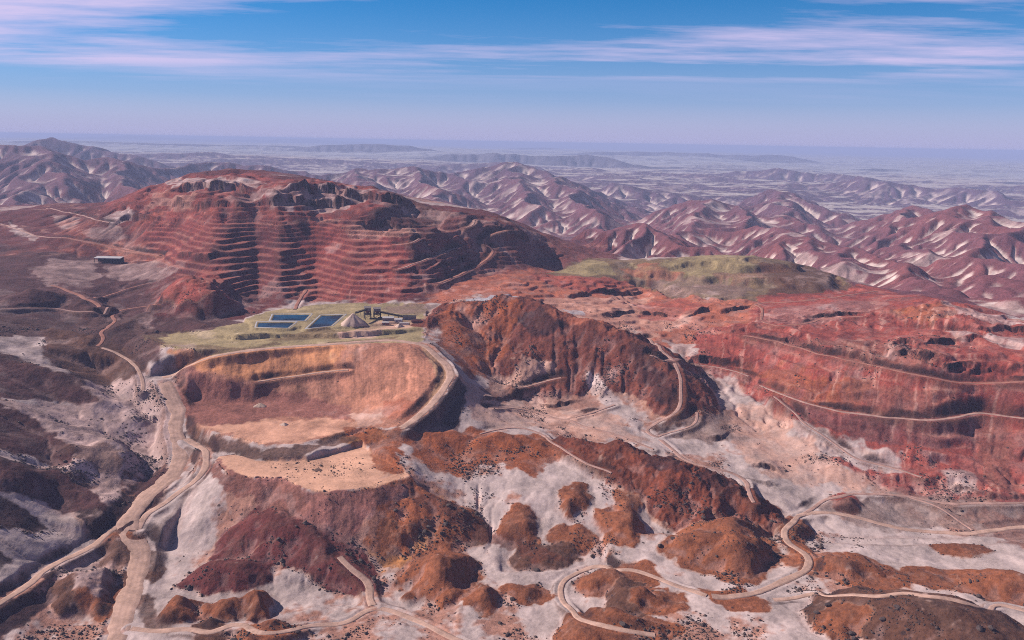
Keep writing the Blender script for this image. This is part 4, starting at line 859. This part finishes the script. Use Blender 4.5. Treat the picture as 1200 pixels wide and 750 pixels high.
# ------------------------------------------------------------------ things standing on the land
IV = np.linspace(0, 1, MV)
def ground_z(x, y):
    x, y = np.atleast_1d(x), np.atleast_1d(y)
    return bil(Z, fu, IV, np.arctan2(x, y), np.interp(np.log(np.hypot(x, y)), fv, IV))
def spot(px, py):
    az, v, z = cast([px], [py], Z, fu, fv); r = math.exp(v[0]); return r*math.sin(az[0]), r*math.cos(az[0]), float(z[0])
def empty(name, loc, rz=0):
    o = bpy.data.objects.new(name, None); COL.objects.link(o); o.location = loc; o.rotation_euler.z = rz; o.empty_display_size = 1; return o
class MB:
    """collects boxes, bars and prisms into one mesh"""
    def __init__(s): s.v, s.f = [], []
    def hexa(s, c):
        n = len(s.v); s.v += [tuple(p) for p in c]; s.f += [[n+i for i in q] for q in ((3,2,1,0),(4,5,6,7),(0,1,5,4),(1,2,6,5),(2,3,7,6),(3,0,4,7))]; return s
    def box(s, x, y, z, w, d, h, t=1.0):
        a, b = w/2, d/2; return s.hexa([(x-a,y-b,z),(x+a,y-b,z),(x+a,y+b,z),(x-a,y+b,z),(x-a*t,y-b*t,z+h),(x+a*t,y-b*t,z+h),(x+a*t,y+b*t,z+h),(x-a*t,y+b*t,z+h)])
    def bar(s, p, q, w):
        p, q = Vector(p), Vector(q); d = (q-p).normalized(); u = d.cross(Vector((0, 0, 1)))
        if u.length < .01: u = Vector((1, 0, 0))
        u.normalize(); v = d.cross(u); u *= w/2; v *= w/2
        return s.hexa([p-u-v, p+u-v, p+u+v, p-u+v, q-u-v, q+u-v, q+u+v, q-u+v])
    def build(s, name, m, parent=None):
        me = bpy.data.meshes.new(name); me.from_pydata(s.v, [], s.f); bm = bmesh.new(); bm.from_mesh(me); bmesh.ops.recalc_face_normals(bm, faces=bm.faces); bm.to_mesh(me); bm.free()
        me.materials.append(m); o = bpy.data.objects.new(name, me); COL.objects.link(o); o.parent = parent; return o
STEEL = simple('rusty_dark_steel', (.045, .035, .035), .6, .4); PALE = simple('pale_sheet_metal', (.45, .41, .41), .5); CLAD = simple('weathered_cladding', (.20, .16, .155), .6)
BELT = simple('conveyor_belt', (.03, .028, .028), .9); DOOR = simple('door_paint', (.10, .10, .13), .6); ORE = simple('crushed_ore', (.47, .32, .26), .95, 0, .2, .6); RUST = simple('red_oxide_paint', (.22, .07, .05), .7)
def pile(name, px, py, rad, h, m, label, cat, sq=1.0, seed=1):
    x0, y0, z0 = spot(px, py); vs, fs = [], []; nr, na = 9, 28; vs.append((0, 0, h))
    for j in range(1, nr+1):
        t = j/nr
        for i in range(na):
            a = i/na*2*math.pi; w = 1+.16*math.sin(a*3+seed)+.09*math.sin(a*7+seed*2)+.05*math.sin(a*15+j); r = rad*t*w
            vs.append((r*math.cos(a), r*math.sin(a)*sq, h*(1-t**1.05)+.06*h*math.sin(a*9+j*1.7+seed)*t*(1-t)-(.8 if j == nr else 0)))
    for i in range(na): fs.append((0, 1+i, 1+(i+1) % na))
    for j in range(nr-1):
        for i in range(na): a, b = 1+j*na+i, 1+j*na+(i+1) % na; fs.append((a, a+na, b+na, b))
    me = bpy.data.meshes.new(name); me.from_pydata(vs, [], fs); me.materials.append(m); me.polygons.foreach_set('use_smooth', [True]*len(fs))
    o = bpy.data.objects.new(name, me); COL.objects.link(o); o.location = (x0, y0, z0); return tag(o, label, cat)
pile('stockpile', 414, 379.5, 15, 13, ORE, 'tall pale cone of crushed ore beside the right hand pond', 'stockpile', 1.0, 2)
pile('dirt_pile', 305, 476, 6.5, 3.4, simple('pale_dirt', (.40,.27,.21), .95), 'rounded pale dirt pile on the reddish basin floor', 'dirt pile', .8, 3)
pile('dirt_pile', 333, 498, 4.0, 2.4, ORE, 'small pale dirt pile on the light strip of the basin floor', 'dirt pile', .8, 5)
pile('dirt_pile', 468, 383, 5.5, 4.2, ORE, 'small pale dirt pile on the olive pad below the sheds', 'dirt pile', .8, 7)
pile('dirt_pile', 372, 551, 4.2, 1.8, simple('brown_dirt', (.16,.085,.06), .95), 'low brown dirt pile on the beige platform', 'dirt pile', .8, 9)
def tower(px, py, w, h, label):
    x, y, z = spot(px, py); r = empty('crusher_tower', (x, y, z), .25); tag(r, label, 'tower')
    for sx in (-1, 1):
        for sy in (-1, 1): MB().bar((sx*w/2, sy*w/2, -.5), (sx*w*.42, sy*w*.42, h*.72), .7).build('leg', STEEL, r)
    b = MB()
    for k in (.02, .36):
        for a, c in (((-1,-1),(1,-1)), ((1,-1),(1,1)), ((1,1),(-1,1)), ((-1,1),(-1,-1))): b.bar((a[0]*w*.48, a[1]*w*.48, h*k), (c[0]*w*.44, c[1]*w*.44, h*(k+.34)), .35)
    b.build('bracing', STEEL, r)
    d = MB().box(0, 0, h*.36, w*1.15, w*1.15, .5).build('deck', STEEL, r); g = MB()
    for sx in (-1, 1): g.bar((sx*w*.55, -w*.55, h*.36+1.6), (sx*w*.55, w*.55, h*.36+1.6), .15); g.bar((-w*.55, sx*w*.55, h*.36+1.6), (w*.55, sx*w*.55, h*.36+1.6), .15)
    g.build('railing', STEEL, d)
    MB().box(0, 0, h*.42, w*.35, w*.35, h*.26, 2.0).build('hopper', RUST, r)
    c = MB().box(0, 0, h*.70, w*1.0, w*.9, h*.24).build('cladding', CLAD, r)
    for k in (-.28, 0, .28): MB().box(k*w, -w*.452, h*.78, w*.16, .1, h*.09).build('window', DOOR, c)
    MB().hexa([(-w*.56,-w*.52,h*.94),(w*.56,-w*.52,h*.94),(w*.56,w*.52,h*.94),(-w*.56,w*.52,h*.94),(-w*.56,-.1,h*1.06),(w*.56,-.1,h*1.06),(w*.56,.1,h*1.06),(-w*.56,.1,h*1.06)]).build('roof', CLAD, r)
    return r
t1 = tower(431, 373, 7.5, 14, 'dark steel crusher tower next to the pale ore cone'); tower(442, 372, 8, 12, 'second, lower dark crusher tower with the wider roof, right of the first')
def conveyor(a, b, h0, h1, label):
    x0, y0, z0 = spot(*a); x1, y1, z1 = spot(*b); r = empty('conveyor', (x0, y0, z0)); tag(r, label, 'conveyor'); p, q = Vector((0, 0, h0)), Vector((x1-x0, y1-y0, z1-z0+h1))
    side = (q-p).cross(Vector((0, 0, 1))).normalized()*1.1; t = MB()
    for sgn in (-1, 1):
        t.bar(p+side*sgn, q+side*sgn, .35); t.bar(p+side*sgn+Vector((0, 0, 1.6)), q+side*sgn+Vector((0, 0, 1.6)), .3)
        for k in range(9): t.bar(p.lerp(q, k/9)+side*sgn, p.lerp(q, (k+1)/9)+side*sgn+Vector((0, 0, 1.6)), .22)
    t.build('truss', STEEL, r); MB().bar(p+Vector((0, 0, .5)), q+Vector((0, 0, .5)), 1.3).build('belt', BELT, r)
    for k in (.3, .65, .95):
        c = p.lerp(q, k); g = z0
        for sgn in (-1, 1): MB().bar(c+side*sgn, Vector((c.x+side.x*sgn*1.5, c.y+side.y*sgn*1.5, -.6)), .35).build('leg', STEEL, r)
conveyor((431, 373), (417, 379), 10.5, 12, 'short dark conveyor running from the crusher tower to the ore cone')
conveyor((446, 373.5), (478, 374.5), 7.5, 2.0, 'long dark conveyor sloping down to the right past the sheds')
def shed(px, py, w, d, h, rz, wm, rm, label, name='shed', bays=2):
    x, y, z = spot(px, py); r = empty(name, (x, y, z), rz); tag(r, label, 'shed')
    wl = MB().box(0, 0, -.6, w, d, h+.6).build('wall', wm, r)
    MB().hexa([(-w*.52,-d*.56,h),(w*.52,-d*.56,h),(w*.52,d*.56,h),(-w*.52,d*.56,h),(-w*.52,-.08,h+d*.22),(w*.52,-.08,h+d*.22),(w*.52,.08,h+d*.22),(-w*.52,.08,h+d*.22)]).build('roof', rm, r)
    MB().box(-w*.2, -d/2-.04, 0, min(3, w*.25), .1, h*.7).build('door', DOOR, r)
    for k in range(bays): MB().box(w*(.1+.3*k/max(bays, 1)), -d/2-.04, h*.4, w*.12, .1, h*.3).build('window', DOOR, r)
shed(455, 375.5, 13, 6, 3.6, .1, CLAD, PALE, 'pale roofed shed at the foot of the second crusher tower')
shed(467, 377, 9, 5, 3.2, .05, PALE, PALE, 'small white shed between two larger sheds on the pad')
shed(480, 374.5, 15, 6, 4.2, -.05, CLAD, STEEL, 'dark roofed shed at the right end of the plant row')
shed(452, 380.5, 8, 4, 3.0, .1, RUST, PALE, 'red walled shed in front of the plant row')
def long_shed(px, py):
    x, y, z = spot(px, py); r = empty('open_shed', (x, y, z), -.02); tag(r, 'long white roofed open shed in the dark hollow on the left', 'shed'); w, d, h = 41, 12, 6
    MB().hexa([(-w/2,-d/2,h),(w/2,-d/2,h),(w/2,d/2,h+1.2),(-w/2,d/2,h+1.2),(-w/2,-d/2,h+.8),(w/2,-d/2,h+.8),(w/2,d/2,h+2),(-w/2,d/2,h+2)]).build('roof', PALE, r)
    MB().box(0, d/2-.3, -2, w*.98, .4, h+2.9).build('wall', STEEL, r)
    for k in range(7): MB().box(-w/2+.8+k*(w-1.6)/6, -d/2+.5, -2, .5, .5, h+2).build('post', STEEL, r)
long_shed(128, 307)
def container(px, py, rz, m, label):
    x, y, z = spot(px, py); r = empty('shipping_container', (x, y, z), rz); tag(r, label, 'container'); b = MB().box(0, 0, -.1, 12, 2.4, 2.7)
    for k in range(24): b.box(-5.7+k*.496, -1.22, 0, .22, .06, 2.4)
    b.build('body', m, r); g = MB().box(6.03, -.58, .1, .08, 1.1, 2.4).box(6.03, .58, .1, .08, 1.1, 2.4); g.build('door', STEEL, r)
container(488, 377.5, .1, RUST, 'rust red container at the right edge of the olive pad'); container(474, 380.5, -.15, PALE, 'white container in front of the dark roofed shed')

# ------------------------------------------------------------------ loose boulders and stones
def rock_mesh(k, sub):
    bm = bmesh.new(); bmesh.ops.create_icosphere(bm, subdivisions=sub, radius=1.0); r = random.Random(k); ax = [Vector((r.uniform(-1, 1), r.uniform(-1, 1), r.uniform(-1, 1))).normalized() for _ in range(7)]
    for v in bm.verts:
        d = v.co.normalized(); f = 1.0
        for a in ax: f = min(f, .62/max(d.dot(a), .05)) if d.dot(a) > .55 else f
        v.co = d*f*r.uniform(.93, 1.05); v.co.z *= .72
    me = bpy.data.meshes.new('boulder'); bm.to_mesh(me); bm.free(); me.materials.append(ROCKM); return me
ROCKM = simple('dark_varnished_rock', (.055, .032, .028), .85, 0, .45, .9)
RK = [rock_mesh(k, 2) for k in range(6)]
dens = np.clip(rub*1.3*sstep(.02, .5, fbm(X, Y, 46, 4, 501, .6)+.25*n3), 0, 1)*(R < 1050)*(1-roadm)*(np.abs(U) < .66)
keepout = np.maximum.reduce([reg(p, 1) for p in (DUMP, OLIVE)])
dens *= 1-keepout; dens = np.maximum(dens, .16*reg([(300,545),(420,530),(430,550),(330,560)], 2))
for nm in ('m2', 'm5', 'm12', 'm9'): dens = np.maximum(dens, .13*toF(hill_masks[nm])*(1-roadm)*(n3 > 0))
wgt = (dens*(R*.0012)*np.gradient(R, axis=0)).ravel(); wgt /= wgt.sum()
NR = 34000; pick = rng.choice(len(wgt), NR, p=wgt); rx = X.ravel()[pick]+rng.normal(0, .7, NR); ry = Y.ravel()[pick]+rng.normal(0, .7, NR); rz_ = ground_z(rx, ry)
size = np.exp(rng.normal(-.75, .55, NR)); size = np.clip(size, .22, 2.2)
order = np.argsort(-size/np.hypot(rx, ry)); big, rest = order[:290], order[290:]
def place_label(x, y):
    az = math.atan2(x, y); r = math.hypot(x, y)
    if az < -.43: return ('dark boulder on the grey slopes left of the wide haul road', 'boulders left of the haul road')
    if az < -.10: return ('dark boulder on the sand around the lower left mounds', 'boulders among the lower left mounds')
    if az < .18: return ('dark boulder on the bright sand in the middle foreground', 'boulders on the middle sand')
    return ('dark boulder on the pale valley floor at the lower right', 'boulders in the lower right valley')
for n_, k in enumerate(big):
    o = bpy.data.objects.new('boulder', RK[n_ % 6]); COL.objects.link(o); s_ = size[k]*1.05
    o.location = (rx[k], ry[k], rz_[k]+.25*s_); o.scale = (s_*rng.uniform(.8, 1.3), s_*rng.uniform(.8, 1.2), s_*rng.uniform(.8, 1.1)); o.rotation_euler = (rng.uniform(-.2, .2), rng.uniform(-.2, .2), rng.uniform(0, 6.3))
    lab, grp = place_label(rx[k], ry[k]); tag(o, lab, 'boulder', grp)
small = rock_mesh(99, 1); sv = np.array([v.co for v in small.vertices]); sf = np.array([list(p.vertices) for p in small.polygons])
ang = rng.uniform(0, 6.3, len(rest)); sc = size[rest][:, None]*rng.uniform(.7, 1.2, (len(rest), 3)); q = sv[None]*sc[:, None, :]
c_, s_ = np.cos(ang)[:, None], np.sin(ang)[:, None]; q = np.stack([q[..., 0]*c_-q[..., 1]*s_+rx[rest][:, None], q[..., 0]*s_+q[..., 1]*c_+ry[rest][:, None], q[..., 2]+rz_[rest][:, None]+.15*size[rest][:, None]], -1)
f = sf[None]+(np.arange(len(rest))*len(sv))[:, None, None]
tag(raw_mesh('stones', q.reshape(-1, 3), f.reshape(-1, 3), ROCKM, smooth=False), 'countless dark stones scattered over the pale sand', 'stones', kind='stuff')
log('stones')

# ------------------------------------------------------------------ light, sky, air
SUN_EL, SUN_AZ = math.radians(37), math.radians(-80)                      # azimuth from the view direction, towards the left
sd = Vector((math.sin(SUN_AZ)*math.cos(SUN_EL), math.cos(SUN_AZ)*math.cos(SUN_EL), math.sin(SUN_EL)))
sl = bpy.data.lights.new('sun', 'SUN'); sl.energy = 5.0; sl.angle = math.radians(.5); sl.color = (1, .92, .84)
so = bpy.data.objects.new('sun', sl); COL.objects.link(so); so.rotation_euler = sd.to_track_quat('Z', 'Y').to_euler(); so.location = (-500, 300, 900)
wd = bpy.data.worlds.new('World'); S.world = wd; wd.use_nodes = True; nt = wd.node_tree; bg = nt.nodes['Background']; NN = nt.nodes.new; LK = nt.links.new
sky = NN('ShaderNodeTexSky'); sky.sky_type = 'NISHITA'; sky.sun_disc = False; sky.sun_elevation = SUN_EL; sky.sun_rotation = SUN_AZ
sky.altitude = 2500; sky.air_density = 1.0; sky.dust_density = .4; sky.ozone_density = 4.0
STR = .08; bg.inputs['Strength'].default_value = STR
tc = NN('ShaderNodeTexCoord'); sp = NN('ShaderNodeSeparateXYZ'); LK(tc.outputs['Generated'], sp.inputs[0])
hs = NN('ShaderNodeHueSaturation'); hs.inputs['Saturation'].default_value = 2.4; hs.inputs['Value'].default_value = .98; LK(sky.outputs[0], hs.inputs['Color'])
def wcol(r, g, b): return (r/STR, g/STR, b/STR, 1)
z = mth(nt, 'MAXIMUM', sp.outputs[2], .004)
hz = mth(nt, 'POWER', 2.718, mth(nt, 'MULTIPLY', mth(nt, 'POWER', z, 1.6), -42.0))
c1 = mixc(nt, mth(nt, 'MULTIPLY', hz, .96), hs.outputs[0], wcol(.32, .315, .51))
den = mth(nt, 'ADD', z, .03)
cx = NN('ShaderNodeCombineXYZ'); LK(mth(nt, 'MULTIPLY', mth(nt, 'DIVIDE', sp.outputs[0], den), .34), cx.inputs[0]); LK(mth(nt, 'MULTIPLY', mth(nt, 'DIVIDE', sp.outputs[1], den), .85), cx.inputs[1])
cx.inputs[2].default_value = 1.3
n_big = noise(nt, cx.outputs[0], .55, 9, .6); 
brk = mrange(nt, noise(nt, cx.outputs[0], .23, 3, .5), .40, .58, .15, 1)
cov = mth(nt, 'MULTIPLY', mrange(nt, n_big, .44, .60, 0, 1), brk)
win = mth(nt, 'MULTIPLY', mrange(nt, sp.outputs[2], .045, .08, 0, 1), .95)
c2 = mixc(nt, mth(nt, 'MULTIPLY', cov, win), c1, wcol(.53, .45, .66))
zen = mrange(nt, sp.outputs[2], .18, .75, 1, .38)
LK(scale_col(nt, c2, zen), bg.inputs['Color'])
hm = bpy.data.materials.new('haze_air'); hm.use_nodes = True; hn = hm.node_tree; hn.nodes.remove(hn.nodes['Principled BSDF'])
pv = hn.nodes.new('ShaderNodeVolumePrincipled'); pv.inputs['Density'].default_value = 7.6e-5; pv.inputs['Color'].default_value = (.56, .645, 1.0, 1); pv.inputs['Anisotropy'].default_value = .0
hn.links.new(pv.outputs[0], hn.nodes['Material Output'].inputs['Volume'])
zt = max(float(Z.max()), ZC)+12; zb = float(Z.min())-1; e = 66000.0
hv = [(sx*e, -2000+(sy+1)/2*(e+2000), z_) for z_ in (zb, zt) for sx, sy in ((-1, -1), (1, -1), (1, 1), (-1, 1))]
hz_o = raw_mesh('haze', hv, [[3,2,1,0],[4,5,6,7],[0,1,5,4],[1,2,6,5],[2,3,7,6],[3,0,4,7]], hm, smooth=False); tag(hz_o, 'thin bluish haze over the distant plains', 'haze', kind='stuff')
log('haze', zb, zt)
S.view_settings.view_transform = 'Standard'; S.view_settings.look = 'None'; S.view_settings.exposure = .42; S.view_settings.gamma = 1
S.cycles.volume_bounces = 0; S.cycles.max_bounces = 6; S.cycles.use_denoising = False; S.cycles.filter_width = 1.0
log('done')
